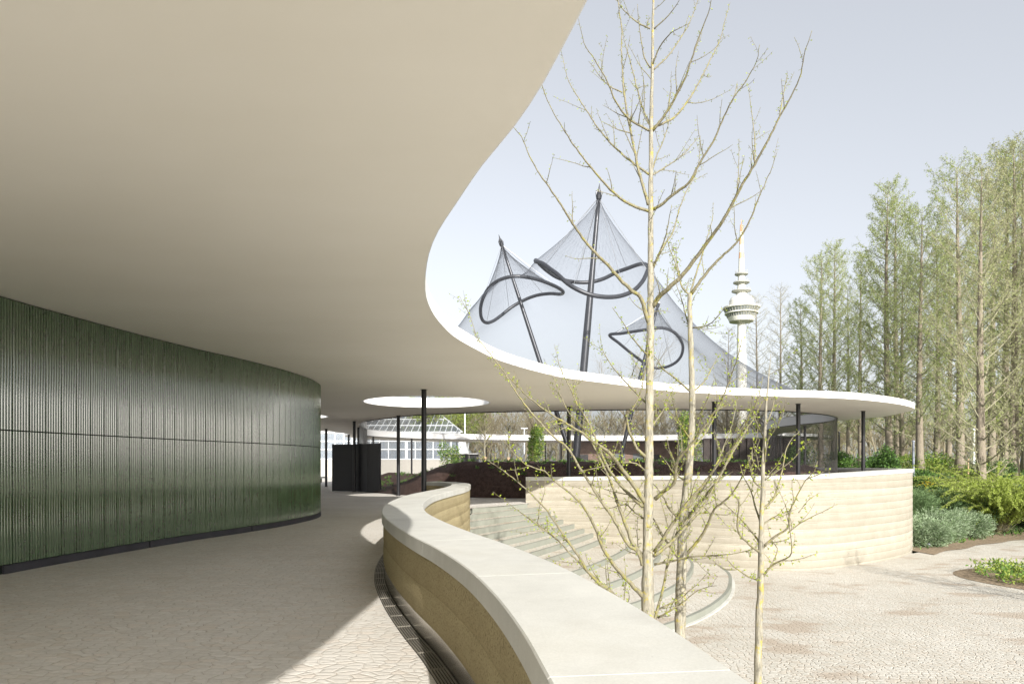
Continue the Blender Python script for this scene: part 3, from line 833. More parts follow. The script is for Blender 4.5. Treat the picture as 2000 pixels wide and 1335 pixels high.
ginkgo('ginkgo_tree', 'tallest budding ginkgo tree, straight lichened trunk reaching out of the top of the picture', 10.5,
  [(1266,1240),(1265,1150),(1265,1050),(1267,950),(1268,850),(1269,750),(1270,650),(1271,500),(1271,400),(1272,250),(1274,130),(1275,50),(1277,-60),(1278,-160)],
  [25,23,19,17.5,16.5,15.5,14,11,9.5,7.5,5.5,4.5,3.2,2],
  [([(1258,1165),(1233,1140),(1210,1115),(1179,1072),(1164,1034),(1147,1000),(1126,973),(1088,943),(1064,920),(1028,907),(1000,880),(984,858)], -1.6, 10),
   ([(1262,1235),(1200,1165),(1152,1120),(1128,1082),(1095,1036),(1064,991),(1023,950),(980,917),(955,900),(935,886)], -1.2, 9),
   ([(1262,1225),(1200,1160),(1148,1116),(1114,1080),(1083,1048),(1052,1027),(1052,1008),(1054,989),(1063,965),(1064,929)], -.5, 7),
   ([(1083,1048),(1052,1025),(1030,1010),(1004,990),(980,972)], .5, 4),
   ([(1255,1104),(1246,1077),(1227,1063),(1208,1029),(1196,1008),(1172,974),(1152,943),(1133,914),(1107,872),(1090,860),(1052,822),(1028,793),(1004,760),(980,720),(950,682),(932,658),(920,622),(897,577)], .8, 8),
   ([(1259,1087),(1239,1065),(1220,1017),(1210,993),(1196,948),(1181,914),(1165,880),(1145,845),(1118,815),(1100,785),(1082,740),(1062,700)], 1.6, 8.5),
   ([(1260,981),(1234,941),(1208,907),(1186,880),(1162,865),(1136,844),(1107,827),(1076,808),(1040,781),(1011,755),(980,721)], -1.8, 10),
   ([(1256,989),(1227,962),(1196,926),(1181,900),(1165,860),(1150,825),(1128,790),(1112,755),(1095,720),(1083,672)], 1.5, 8),
   ([(1265,894),(1244,875),(1229,841),(1224,812),(1239,793),(1251,765),(1259,731),(1264,700),(1262,660)], -.6, 7),
   ([(1268,632),(1250,580),(1234,568),(1210,544),(1186,517),(1162,493),(1132,457),(1114,430),(1096,400),(1066,357),(1039,315),(1018,267),(1000,245)], -2.0, 9),
   ([(1267,412),(1234,400),(1204,381),(1180,357),(1150,321),(1120,282),(1093,240),(1069,195),(1057,162)], -1.2, 6.5),
   ([(1267,340),(1240,321),(1204,291),(1174,258),(1138,204),(1111,159),(1096,99)], 1.4, 5),
   ([(1266,400),(1249,339),(1237,282),(1225,222),(1219,180),(1214,105),(1214,60),(1207,0),(1200,-60)], .4, 6.5),
   ([(1268,255),(1231,234),(1204,201),(1186,159),(1162,117),(1141,84),(1130,36)], -1.0, 5),
   ([(1270,245),(1255,210),(1243,168),(1231,120),(1219,78),(1213,40)], 1.0, 4),
   ([(1270,133),(1259,114),(1252,78),(1247,39),(1245,8)], -.4, 3),
   ([(1269,56),(1246,45),(1222,24),(1207,4),(1196,-30)], .5, 3.4),
   ([(1214,180),(1190,168),(1172,150),(1160,132),(1150,120)], .4, 2.6),
   ([(1232,260),(1210,254),(1190,245),(1177,238)], -.3, 2.6),
   ([(1274,256),(1300,222),(1321,186),(1339,150),(1354,105),(1372,54),(1387,15),(1392,-30)], -1.2, 6),
   ([(1275,249),(1315,231),(1345,195),(1366,159),(1387,117),(1405,81),(1417,36),(1426,5)], 1.4, 5),
   ([(1276,137),(1306,108),(1327,78),(1345,48),(1363,0),(1370,-40)], .8, 3.4),
   ([(1274,128),(1288,93),(1306,69),(1318,60),(1348,45)], -.8, 3.4),
   ([(1276,58),(1300,36),(1318,15),(1332,-8)], -.4, 3),
   ([(1275,410),(1296,396),(1321,375),(1345,357),(1369,315),(1393,276),(1414,228),(1429,198),(1456,159),(1477,120),(1484,87)], -1.6, 6.5),
   ([(1429,200),(1436,180),(1440,160)], .3, 2.4),
   ([(1274,342),(1303,324),(1333,303),(1357,276),(1362,268)], .9, 3.4),
   ([(1273,336),(1282,306),(1297,270),(1306,238),(1308,180)], .5, 3.4),
   ([(1274,600),(1290,577),(1303,565),(1327,544),(1351,514),(1372,487),(1393,457),(1411,433),(1429,400),(1450,360),(1474,321),(1495,282),(1522,231),(1546,186),(1564,144),(1570,108),(1586,60)], -2.4, 10),
   ([(1474,321),(1475,290),(1472,250),(1466,205),(1462,170)], .3, 3),
   ([(1522,231),(1527,200),(1535,160),(1538,142)], .3, 2.6),
   ([(1411,433),(1430,400),(1440,370),(1443,300),(1443,272)], .6, 3.4),
   ([(1327,544),(1318,510),(1306,480),(1302,440)], .5, 2.8),
   ([(1276,523),(1294,484),(1315,451),(1326,410),(1340,375),(1362,330),(1368,265)], .9, 4.5),
   ([(1273,523),(1288,493),(1300,463),(1306,430),(1312,400)], -.6, 4.5),
   ([(1279,974),(1300,956),(1316,943),(1319,922),(1326,896),(1343,875),(1362,853),(1384,820),(1403,793),(1420,755),(1434,717),(1444,688),(1451,654)], -1.6, 8.5),
   ([(1278,1077),(1295,1053),(1309,1029),(1326,1005),(1348,974),(1372,948),(1396,914),(1408,900),(1440,860),(1460,820),(1480,780),(1490,735)], -1.0, 8),
   ([(1276,1085),(1305,1063),(1333,1034),(1367,996),(1391,957),(1410,919),(1422,900),(1450,850),(1475,812),(1498,765)], 1.0, 8),
   ([(1272,1230),(1285,1185),(1295,1149),(1304,1099),(1314,1058),(1328,1029),(1352,1005),(1380,960),(1400,930)], .6, 7),
   ([(1278,1101),(1314,1094),(1348,1087),(1386,1084),(1420,1082),(1463,1074),(1478,1066)], -1.0, 5),
   ([(1285,1205),(1300,1197),(1333,1176),(1357,1156),(1376,1147),(1400,1143)], -.5, 4.5),
   ([(1280,1195),(1290,1187),(1324,1171),(1348,1152),(1372,1130),(1386,1111)], .5, 4.5),
   ([(1270,1020),(1240,1000),(1222,985),(1190,992),(1160,990)], .8, 3.5),
   ([(1262,920),(1243,905),(1215,903),(1170,912),(1130,920)], -.6, 3.5),
   ([(1275,830),(1296,800),(1310,770),(1325,740)], 1.2, 4),
   ([(1267,790),(1245,770),(1222,745),(1200,720),(1180,690),(1172,660)], 1.2, 4.5),
   ([(1272,700),(1252,680),(1232,655),(1217,630),(1196,600)], -.8, 4),
  ], None, 11)
ginkgo('ginkgo_tree', 'budding ginkgo tree with its trunk pruned off at the top, right beside the tallest one', 11.3,
  [(1328,1260),(1329,1180),(1332,1080),(1336,1000),(1342,950),(1347,900),(1350,850),(1352,800),(1350,700),(1348,640),(1347,573)],
  [21.5,21,18.5,17,16,14.5,13,12,10.5,9.5,8.5],
  [([(1347,763),(1330,748),(1316,736),(1295,719),(1280,697),(1262,670)], -.8, 5),
   ([(1354,765),(1375,745),(1392,715),(1405,690)], .8, 4.5),
   ([(1345,574),(1332,560),(1326,530),(1320,505),(1313,480)], .6, 4),
   ([(1350,574),(1369,547),(1391,520),(1415,496),(1439,474),(1456,447),(1472,412),(1485,380),(1504,336),(1518,296)], -1.2, 7),
   ([(1348,574),(1356,545),(1369,505),(1381,465),(1391,430),(1393,395)], .8, 4.5),
   ([(1346,640),(1338,610),(1330,580),(1318,545),(1316,515)], 1.0, 3),
   ([(1353,640),(1380,636),(1400,620),(1418,598)], -.8, 3),
   ([(1324,1087),(1295,1046),(1279,1017),(1262,990),(1245,965)], .6, 7),
   ([(1326,1012),(1307,991),(1295,969),(1280,948),(1262,930)], .7, 6),
   ([(1340,1084),(1369,1048),(1384,1020),(1396,993),(1420,974),(1439,950),(1453,924),(1463,902),(1480,868)], -1.4, 7.5),
   ([(1340,1014),(1362,989),(1384,960),(1403,936),(1430,880),(1455,830),(1470,790)], -.6, 8),
   ([(1344,990),(1375,950),(1400,905),(1418,860),(1432,820),(1442,770)], .8, 6.5),
   ([(1340,940),(1322,926),(1317,900),(1308,880),(1302,850)], .5, 4),
   ([(1348,880),(1372,852),(1395,815),(1412,780)], .9, 5),
   ([(1352,820),(1372,800),(1385,770),(1395,740)], -.6, 4),
   ([(1350,860),(1330,830),(1318,800),(1312,770)], -.9, 4),
   ([(1344,1000),(1390,1002),(1420,1005),(1432,1000),(1434,1030)], -.4, 3.5),
  ], None, 23)
ginkgo('ginkgo_tree', 'smallest budding ginkgo tree, slender trunk in front of the rammed earth wall', 9.0,
  [(1480,1335),(1481,1280),(1483,1200),(1485,1150),(1486,1100),(1487,1030),(1490,960),(1491,900),(1494,850),(1496,800),(1500,750),(1503,715),(1505,690)],
  [15,14.5,13.5,12,10.5,9.5,8.5,7.5,6,4.5,3,1.6,.8],
  [([(1483,1133),(1462,1125),(1440,1111),(1425,1098),(1419,1087)], -.4, 5),
   ([(1440,1111),(1420,1112),(1404,1104),(1392,1092)], .2, 3),
   ([(1488,1128),(1512,1100),(1536,1090),(1546,1078),(1543,1040),(1541,1018)], -.6, 5),
   ([(1490,1124),(1508,1100),(1518,1070),(1509,1057),(1503,1040)], .6, 4),
   ([(1484,1078),(1458,1057),(1441,1036),(1441,1006),(1443,980),(1431,962),(1425,940)], -.7, 5.5),
   ([(1484,1060),(1467,1036),(1446,1012),(1419,986),(1400,972)], .6, 4.5),
   ([(1489,1070),(1515,1046),(1539,1030),(1543,998),(1557,968),(1575,935),(1590,920),(1597,900)], -.6, 5.5),
   ([(1539,1040),(1566,1019),(1596,1004),(1629,988)], -.3, 2.6),
   ([(1560,1000),(1580,975),(1600,962)], .3, 2.4),
   ([(1486,1022),(1476,992),(1467,959),(1452,929),(1445,905)], .6, 4.5),
   ([(1489,1025),(1515,1007),(1543,996)], .5, 4),
   ([(1490,995),(1512,971),(1521,944),(1530,908),(1536,875),(1548,855),(1562,842)], .5, 5),
   ([(1489,953),(1473,940),(1466,918),(1462,898)], -.4, 3.5),
   ([(1490,923),(1472,903),(1468,885),(1479,851),(1480,820)], .4, 3.5),
   ([(1491,920),(1500,860),(1515,836),(1530,806),(1535,780)], -.4, 3.5),
   ([(1494,860),(1480,830),(1470,800),(1468,770)], .4, 3),
   ([(1496,830),(1508,800),(1513,770),(1520,740)], .3, 3),
   ([(1490,940),(1510,925),(1545,900),(1570,872),(1584,860)], -.5, 3),
   ([(1575,935),(1600,925),(1618,918),(1620,930)], -.2, 2.2),
  ], None, 37)

# ------------------------------------------------------------------ generic trees
def conifer(seed, H, tr, crown_r, nb, leafm, leafn, z0f=.10, bare=False, sweepup=1.0):
    """metasequoia: straight tapering trunk, ascending limbs, feathery needles"""
    rng = random.Random(seed); root = empty('dawn_redwood', (0,0,0), local=True)
    tp = []; rr = []; n = 16; bx = rng.uniform(-.2,.2)
    for i in range(n+1):
        t = i/n; tp.append(Vector((bx*math.sin(t*3), .1*math.sin(t*4+seed), H*t))); rr.append(tr*((1-t)**.85)*(1+.5*max(0,.05-t)/.05)+.012)
    mb = MB()
    # fluted base
    mb.tube(tp, rr, 14); mb.build('trunk', M['mbark'], root, smooth=True)
    mw = MB(); ml = MB()
    for b in range(nb):
        t = z0f+(1-z0f)*((b+rng.random())/nb)**.9; t = min(.985, t)
        p = Vector((bx*math.sin(t*3), .1*math.sin(t*4+seed), H*t)); az = b*2.399+rng.uniform(-.4,.4)
        prof = min(1, .35+t*1.9)*(1-t)**.42*1.08+.04
        L = crown_r*prof*rng.uniform(.7,1.15)
        d = Vector((math.cos(az), math.sin(az), rng.uniform(.25,.7)*sweepup)).normalized()
        k = 7; pp = [p]; cur = d.copy()
        for q in range(k): cur = (cur+rv(rng)*.10+Vector((0,0,.10*sweepup))).normalized(); pp.append(pp[-1]+cur*L/k)
        r0 = max(.012, tr*.16*(1-t)+.012); rs = [r0*(1-q/k)+.006 for q in range(k+1)]
        mw.tube(pp, rs, 5, cap=False)
        ns = int(5+L*4.2)
        for s in range(ns):
            u = .15+.85*(s+rng.random())/ns; f = u*k; i = min(k-1, int(f)); q0 = pp[i].lerp(pp[i+1], f-i)
            T = (pp[i+1]-pp[i]).normalized(); sd = rv(rng); sd = (sd-T*sd.dot(T)).normalized()
            dv = (T*.7+sd*.9+Vector((0,0,.15))).normalized(); ln = rng.uniform(.35,.95)*(1.15-u*.5)*min(1,.4+L*.3)
            q1 = q0+dv*ln*.5+rv(rng)*.04; q2 = q1+(dv+Vector((0,0,.1))+rv(rng)*.25)*ln*.5
            mw.tube([q0, q1, q2], [.009,.006,.003], 3, cap=False)
            for (A, B) in ((q0, q1), (q1, q2)):
                for c in range(2):
                    e = A.lerp(B, rng.random()); mw.tube([e, e+(dv*.5+rv(rng)).normalized()*rng.uniform(.12,.34)], [.004,.002], 3, cap=False)
            if not bare or rng.random() < .2:
                for c in range(leafn):
                    e = (q0.lerp(q1, rng.random()) if rng.random() < .45 else q1.lerp(q2, rng.random()))+rv(rng)*.09
                    leafcard(ml, e, rv(rng)+Vector((0,0,-.3)), rng.uniform(.08,.19), rng.uniform(.03,.065), 0, rng)
    mw.build('branches', M['mtwig'], root); ml.build('foliage', M[leafm], root)
    return root
protos = [conifer(1, 22, .30, 5.6, 80, 'needle', 12), conifer(2, 22, .28, 5.0, 76, 'needle', 12, sweepup=1.15), conifer(3, 22, .31, 6.0, 84, 'needle2', 8, z0f=.07),
          conifer(4, 22, .22, 4.4, 80, 'needle2', 1, z0f=.2, bare=True, sweepup=.8)]
used = [False]*4
grove = [ # px, D, top y, proto, label
 (1605,60,500,0,'dawn redwood rising just left of the wide gap beyond the aviary, pale green crown'),
 (1630,62,480,1,'dawn redwood right behind the black column second from the canopy tip'),
 (1736,50,362,1,'dawn redwood with the tallest open crown directly above the canopy tip'),
 (1752,68,400,0,'slim dawn redwood close behind the one above the canopy tip'),
 (1799,46,408,0,'dawn redwood just right of the canopy tip beside the end of the retaining wall'),
 (1829,55,470,2,'shorter dawn redwood second to the right of the canopy tip'),
 (1872,45,318,0,'tall dark green dawn redwood behind the juniper bed'),
 (1918,39,330,2,'thick-trunked dawn redwood nearest to the juniper bed'),
 (1964,52,300,1,'dawn redwood behind the yellow-green weeping shrub'),
 (1979,46,285,2,'brownish dawn redwood beside the yellow-green weeping shrub'),
 (2002,50,290,0,'dawn redwood cut by the right edge of the picture'),
 (2050,44,300,2,'dawn redwood just outside the right edge of the picture'),
 (1478,76,575,3,'leafless dawn redwood overlapping the right of the broadcasting tower'),
 (1523,72,560,3,'leafless dawn redwood standing clear between the tower and the green grove'),
 (1422,80,640,3,'small leafless dawn redwood left of the broadcasting tower'),
 (1562,67,590,1,'small dawn redwood at the left end of the green grove'),
 (1682,70,500,1,'slim dawn redwood in the low middle of the grove above the canopy'),
 (1762,62,520,2,'slim dawn redwood low behind the two beside the canopy tip'),
 (1852,64,470,1,'thin dawn redwood filling the gap behind the juniper bed'),
 (1940,66,360,0,'thin distant dawn redwood behind the thick-trunked one'),
 (1655,75,560,3,'distant half-bare dawn redwood above the white canopy edge'),
]
for k, (px, D, ty, pr, lab) in enumerate(grove):
    o = protos[pr] if not used[pr] else copy_tree(protos[pr]); used[pr] = True
    x = (px-CX)/F*D; zb = terr(x, D) if x > 17.2 else 0
    top = E+(HY-ty)/F*D; s = (top-zb)/22
    o.location = (x, D, zb-.05); o.scale = (max(.8, s*.95), max(.8, s*.95), s); o.rotation_euler = (0, 0, k*1.7)
    o['label'] = lab; o['category'] = 'tree'; o['group'] = 'dawn redwoods beyond the canopy'

for k, (x, y, h, lab) in enumerate([(15.3,16.3,4.9,'slim bare sapling just outside the right edge, casting a streaky shadow on the plaza'),(16.1,15.9,5.3,'second slim bare sapling just outside the right edge of the picture')]):
    o = copy_tree(protos[3]); o.name = 'sapling'; o.location = (x, y, -2.2); o.scale = (.25, .25, h/22); o.rotation_euler = (0,0,k)
    o['label'] = lab; o['category'] = 'tree'; o['group'] = 'saplings on the plaza'
def broadleaf(seed, H, tr, spread, leafm=None, leafn=0, nb=11, name='bare_tree', wood='wbark', lsize=.10):
    rng = random.Random(seed); root = empty(name, (0,0,0), local=True); mt = MB(); ml = MB(); mtr = MB()
    def grow(p, d, L, r, lev):
        k = 4; pp = [p]; cur = d.copy()
        for q in range(k): cur = (cur+rv(rng)*.16+Vector((0,0,.05))).normalized(); pp.append(pp[-1]+cur*L/k)
        (mtr if lev == 0 else mt).tube(pp, [r*(1-.45*q/k) for q in range(k+1)], 8 if lev == 0 else (5 if lev < 2 else 3), cap=False)
        if lev >= 4:
            for c in range(leafn):
                e = pp[rng.randint(0,k-1)].lerp(pp[-1], rng.random())+rv(rng)*.12; leafcard(ml, e, rv(rng), rng.uniform(.6,1.3)*lsize, rng.uniform(.4,.8)*lsize, 0, rng)
            return
        nch = [nb, 5, 5, 5][lev]
        for c in range(nch):
            u = rng.uniform(.35 if lev == 0 else .25, 1); f = u*k; i = min(k-1, int(f)); q0 = pp[i].lerp(pp[i+1], f-i)
            T = (pp[i+1]-pp[i]).normalized(); sd = rv(rng); sd = (sd-T*sd.dot(T)).normalized()
            dv = (T*rng.uniform(.4,1.0)+sd*rng.uniform(.5,.9)*spread+Vector((0,0,.25))).normalized()
            grow(q0, dv, L*rng.uniform(.42,.68), r*.42*(1.1-u*.4), lev+1)
    grow(Vector((0,0,0)), Vector((0,0,1)), H*.55, tr, 0)
    mtr.build('trunk', M[wood], root, smooth=True); mt.build('branches', M[wood], root)
    if leafn: ml.build('foliage', M[leafm], root)
    return root
bp = [broadleaf(31, 12, .16, 1.0), broadleaf(32, 12, .14, .8, 'hay', 1), broadleaf(33, 12, .2, 1.1, 'fresh', 4, lsize=.24, name='leafing_tree'), broadleaf(34, 12, .15, .9, 'needle2', 2, lsize=.14)]
bused = [False]*4
rg2 = random.Random(77)
spots = [(846,90,.95,2,'yellow-green leafing tree rising right behind the sloping greenhouse roof'),
 (890,95,1.0,2,'yellow-green leafing tree between the greenhouse and the tall white pole'),
 (925,101,1.0,2,'yellow-green leafing tree just right of the tall white pole'),
 (1208,84,1.62,0,'bare fine-twigged tree showing above the white canopy edge between the two right masts'),
 (1065,90,1.0,0,'grey leafless tree behind the dense green mound shrub'),
 (970,92,.9,1,'straw-coloured twiggy tree between the two jute-wrapped young trees'),
 (1330,92,1.15,1,'twiggy tree behind the timber building, directly behind the pruned ginkgo'),
 (1430,95,1.15,0,'grey leafless tree below the broadcasting tower'),
 (1590,82,.8,3,'olive-green tree just coming into leaf behind the right end of the mesh'),
 (1665,80,.75,3,'olive-green tree just coming into leaf between the mesh and the last column'),
 (1715,86,.8,1,'straw-coloured twiggy tree right of the last black column'),
 (1780,84,.8,3,'olive-green tree coming into leaf behind the blue-grey steel post'),
 (1848,80,.75,1,'straw-coloured twiggy tree far behind the juniper bed'),
 (1945,75,.85,2,'yellow-green leafing tree in the gap right of the thick-trunked redwood'),
 (1990,84,.9,2,'yellow-green leafing tree at the right edge behind the redwood trunks')]
for k, (px, D, s, pr, lab) in enumerate(spots):
    o = bp[pr] if not bused[pr] else copy_tree(bp[pr]); bused[pr] = True
    x = (px-CX)/F*D; o.location = (x, D, terr(x, D) if x > 34 else -.05); o.scale = (s, s, s); o.rotation_euler = (0, 0, k*2.1)
    o['label'] = lab; o['category'] = 'tree'; o['group'] = 'trees in the background wood'
# dense undergrowth and far wood as one mass
mb = MB(); rng = random.Random(9)
def wtree(x, y, z, H):
    def grow(p, d, L, r, lev):
        pp = [p]; cur = d.copy()
        for q in range(3): cur = (cur+rv(rng)*.18+Vector((0,0,.05))).normalized(); pp.append(pp[-1]+cur*L/3)
        mb.tube(pp, [r*(1-.5*q/3) for q in range(4)], 6 if lev == 0 else 3, cap=False, m=0)
        if lev >= 3: return
        for c in range([12, 6, 5][lev]):
            f = rng.uniform(.7 if lev == 0 else .4, 3); i = min(2, int(f)); q0 = pp[i].lerp(pp[i+1], f-i)
            T = (pp[i+1]-pp[i]).normalized(); sd = rv(rng); sd = (sd-T*sd.dot(T)).normalized()
            grow(q0, (T*rng.uniform(.5,1)+sd*rng.uniform(.4,.8)+Vector((0,0,.3))).normalized(), L*rng.uniform(.4,.62), r*.42, lev+1)
    grow(Vector((x, y, z)), Vector((0,0,1)), H*.6, H*.014, 0)
for k in range(95):
    px = 560+k*17+rng.uniform(-8,8); D = rng.uniform(88,125); x = (px-CX)/F*D
    wtree(x, D, terr(x, D) if x > 34 else -.1, rng.uniform(9.5,13) if px < 1500 else rng.uniform(8,11))
for _ in range(38000):
    px = rng.uniform(560, 2700); D = rng.uniform(104, 140); x = (px-CX)/F*D
    hmax = 8.3+1.5*math.sin(x*.11)+1.0*math.sin(x*.31+1)+.8*math.sin(x*.9)
    z = hmax*rng.random()**.85
    d = Vector((rng.uniform(-.8,.8), rng.uniform(-.4,.4), rng.uniform(.2,1))).normalized(); L = rng.uniform(.5,1.5)
    leafcard(mb, Vector((x, D, z)), d, L, rng.uniform(.05,.16), 1 if rng.random() < .8 else 2, rng)
tag(mb.build('distant_wood', [M['wbark'], M['hay'], M['needle2']]), 'hazy brown mass of leafless woodland closing the view behind the aviary', 'wood', kind='stuff')

# ------------------------------------------------------------------ shrubs and beds
def bush(name, loc, rx, ry, rz, n, mats, lsize, label, seed, stems=7, spray=False, group=None, cat='shrub', droop=0):
    rng = random.Random(seed); root = empty(name, loc, label, cat, group, local=True)
    mw = MB(); ml = MB(); lobes = []
    for k in range(9 if not spray else 16):
        a = rng.uniform(0, 6.28); rr_ = math.sqrt(rng.random())*.62; lobes.append((Vector((math.cos(a)*rr_*rx, math.sin(a)*rr_*ry, rz*rng.uniform(.35,.9))), rng.uniform(.32,.5)))
    for k in range(stems):
        c, s = lobes[k % len(lobes)]; mw.tube([Vector((c.x*.25, c.y*.25, 0)), c*.5+rv(rng)*.1, c], [.025,.016,.006], 4, cap=False)
    for i in range(n):
        c, s = rng.choice(lobes); v = rv(rng); rad = rng.uniform(.55,1.08)
        p = c+Vector((v.x*rx*s, v.y*ry*s, v.z*rz*s))*rad
        if p.z < .02: p.z = rng.uniform(.02,.2)
        if spray:
            out = Vector((v.x, v.y, v.z*.6+.25-droop)).normalized()
            for q in range(4): leafcard(ml, p+out*q*lsize*.35, out+rv(rng)*.5, lsize*rng.uniform(.5,1), lsize*.22, i % len(mats), rng)
        else:
            leafcard(ml, p, v+rv(rng)*.8, lsize*rng.uniform(.6,1.2), lsize*rng.uniform(.35,.6), i % len(mats), rng)
    mw.build('stems', M['wbark'], root); ml.build('foliage', [M[m] for m in mats], root)
    return root
def gz(x, y): return terr(x, y)
# mulch border
mb = MB(); vs = []; K = 40
for i in range(K+1):
    x = 17.5+(31-17.5)*i/K; b = bedline(x); 
    for q in (-.55+.12*math.sin(x*2.1), .3, 1.4): vs.append((x-.1*q, b+q, max(-2.19, gz(x, b+q))+.012))
mb.add(vs, [(i*3+j, (i+1)*3+j, (i+1)*3+j+1, i*3+j+1) for i in range(K) for j in range(2)]); 
tag(mb.build('mulch_border', M['mulch']), kind='structure')
jl = [('juniper_shrub', 18.9, 31.7, 1.5, 1.3, .95, 'juniper', 'pale blue-green juniper against the foot of the retaining wall end'),
      ('juniper_shrub', 20.6, 33.0, 1.6, 1.3, 1.0, 'juniper', 'pale blue-green juniper in the middle of the bed front'),
      ('juniper_shrub', 22.6, 34.5, 1.6, 1.3, 1.0, 'juniper', 'pale blue-green juniper under the weeping shrub'),
      ('juniper_shrub', 20.0, 34.7, 1.8, 1.5, 1.0, 'juniper2', 'darker green juniper behind the pale ones, by the wall end'),
      ('juniper_shrub', 22.4, 36.6, 1.9, 1.5, 1.0, 'juniper2', 'darker green juniper upslope behind the bed'),
      ('juniper_shrub', 24.8, 37.0, 1.8, 1.5, 1.0, 'juniper2', 'dark green juniper under the right side of the weeping shrub')]
for k, (nm, x, y, rx, ry, rz, m, lab) in enumerate(jl):
    bush(nm, (x, y, gz(x, y)-.1), rx, ry, rz*1.15, 6500, [m, m, m, 'juniper2'], .13, lab, 100+k, spray=True, group='junipers in the bed')
for k, (x, y, r, h, ms, lab) in enumerate([(22.3,41.0,1.2,1.7,['deep','deep','mid'],'dark glossy rounded shrub beside the redwood trunk next to the wall end'),
        (24.4,40.0,1.0,1.2,['deep','mid'],'dark green low shrub between two redwood trunks'),(26.4,39.5,1.3,1.3,['deep','mid'],'dark shrub behind the yellow-green weeping shrub'),
        (21.0,38.5,1.5,1.0,['mid','deep'],'mid green shrub behind the junipers near the wall end'),(30.2,43,1.5,1.8,['deep','mid'],'dark shrub at the right edge among the trunks'),
        (23.6,44.5,2.0,1.0,['mid','mid','deep'],'broad green shrub under the redwoods'),(28.0,46.5,2.2,1.2,['mid','fresh'],'fresh green spreading shrub under the redwoods at right'),
        (18.9,46,1.2,1.6,['mid','deep'],'green shrub seen through the dark mesh under the canopy'),(22.6,54,1.6,1.8,['deep','mid'],'dark shrub behind the column nearest the canopy tip'),
        (26.5,55,1.8,1.5,['deep','mid'],'dark shrub far back between redwood trunks')]):
    bush('garden_shrub', (x, y, gz(x, y)-.1), r, r, h, 3800, ms, .15, lab, 200+k, group='shrubs under the redwoods')
# weeping yellow-green shrub
def weeping(loc, H, rad, seed, label):
    rng = random.Random(seed); root = empty('weeping_shrub', loc, label, 'shrub', local=True); mw = MB(); ml = MB()
    for b in range(270):
        az = rng.uniform(0, 6.28); d = Vector((math.cos(az), math.sin(az), rng.uniform(1.4,3.2))).normalized()
        L = H*rng.uniform(.8,1.45); k = 12; cur = d.copy(); pp = [Vector((rng.uniform(-.3,.3), rng.uniform(-.3,.3), 0))]
        for q in range(k): cur = (cur+Vector((math.cos(az)*.03, math.sin(az)*.03, -.085*(1+q*.10)))+rv(rng)*.05).normalized(); pp.append(pp[-1]+cur*L/k)
        pp = [p for p in pp if p.z > -.2 or p is pp[0]]
        if len(pp) < 3: continue
        mw.tube(pp, [.012*(1-q/len(pp))+.003 for q in range(len(pp))], 4, cap=False)
        for q in range(int(L*55)):
            f = (.15+.85*rng.random())*(len(pp)-1); i = min(len(pp)-2, int(f)); e = pp[i].lerp(pp[i+1], f-i)
            leafcard(ml, e, rv(rng)+Vector((0,0,-.6)), rng.uniform(.06,.13), rng.uniform(.03,.05), 0, rng)
    mw.build('stems', M['gtwig'], root); ml.build('foliage', M['fresh'], root)
weeping((26.1, 36.7, gz(26.1, 36.7)-.1), 4.3, 2.4, 7, 'large yellow-green weeping shrub at the right edge')
weeping((29.2, 37.6, gz(29.2, 37.6)-.1), 4.4, 2.4, 8, 'second yellow-green weeping shrub, cut by the right edge of the picture')
# island bed in the plaza
mb = MB(); isl = (18.2, 22.0, 3.3, 3.0); vs = [(isl[0], isl[1], -2.02)]
for q, zz in ((.55,-2.05),(.85,-2.12),(1.0,-2.19)):
    for i in range(48): a = 2*math.pi*i/48; k = 1+.05*math.sin(3*a+.6); vs.append((isl[0]+isl[2]*q*k*math.cos(a), isl[1]+isl[3]*q*k*math.sin(a), zz))
fs = [(0, 1+i, 1+(i+1) % 48) for i in range(48)]
for r_ in range(2): fs += [(1+r_*48+i, 1+(r_+1)*48+i, 1+(r_+1)*48+(i+1) % 48, 1+r_*48+(i+1) % 48) for i in range(48)]
mb.add(vs, fs); tag(mb.build('island_bed', M['mulch'], smooth=True), kind='structure')
mb = MB(); rng = random.Random(4)
for _ in range(240):
    a = rng.uniform(0,6.28); q = math.sqrt(rng.random())*.86; c = Vector((isl[0]+isl[2]*q*math.cos(a), isl[1]+isl[3]*q*math.sin(a), -2.1)); h = rng.uniform(.15,.42)
    for k in range(rng.randint(14,30)):
        leafcard(mb, c+Vector((rng.gauss(0,.10), rng.gauss(0,.10), rng.uniform(0,h))), rv(rng)+Vector((0,0,.6)), rng.uniform(.07,.17), rng.uniform(.03,.07), rng.randint(0,1), rng)
tag(mb.build('bed_perennials', [M['mid'], M['fresh']]), 'low bright green perennials filling the round island bed at the right edge', 'plants', kind='stuff')
# ground cover under the grove
mb = MB()
for _ in range(9000):
    x = rng.uniform(17.8, 48); y = bedline(x)+rng.uniform(.6, 30); z = gz(x, y)
    if rng.random() < .25 and y < bedline(x)+3: continue
    for k in range(2): leafcard(mb, Vector((x+rng.gauss(0,.1), y+rng.gauss(0,.1), z)), Vector((rng.gauss(0,.6), rng.gauss(0,.6), 1)), rng.uniform(.12,.36), rng.uniform(.05,.12), rng.randint(0,1), rng)
tag(mb.build('ground_cover', [M['mid'], M['deep']]), 'patchy green ground cover spread under the redwood trunks', 'ground cover', kind='stuff')
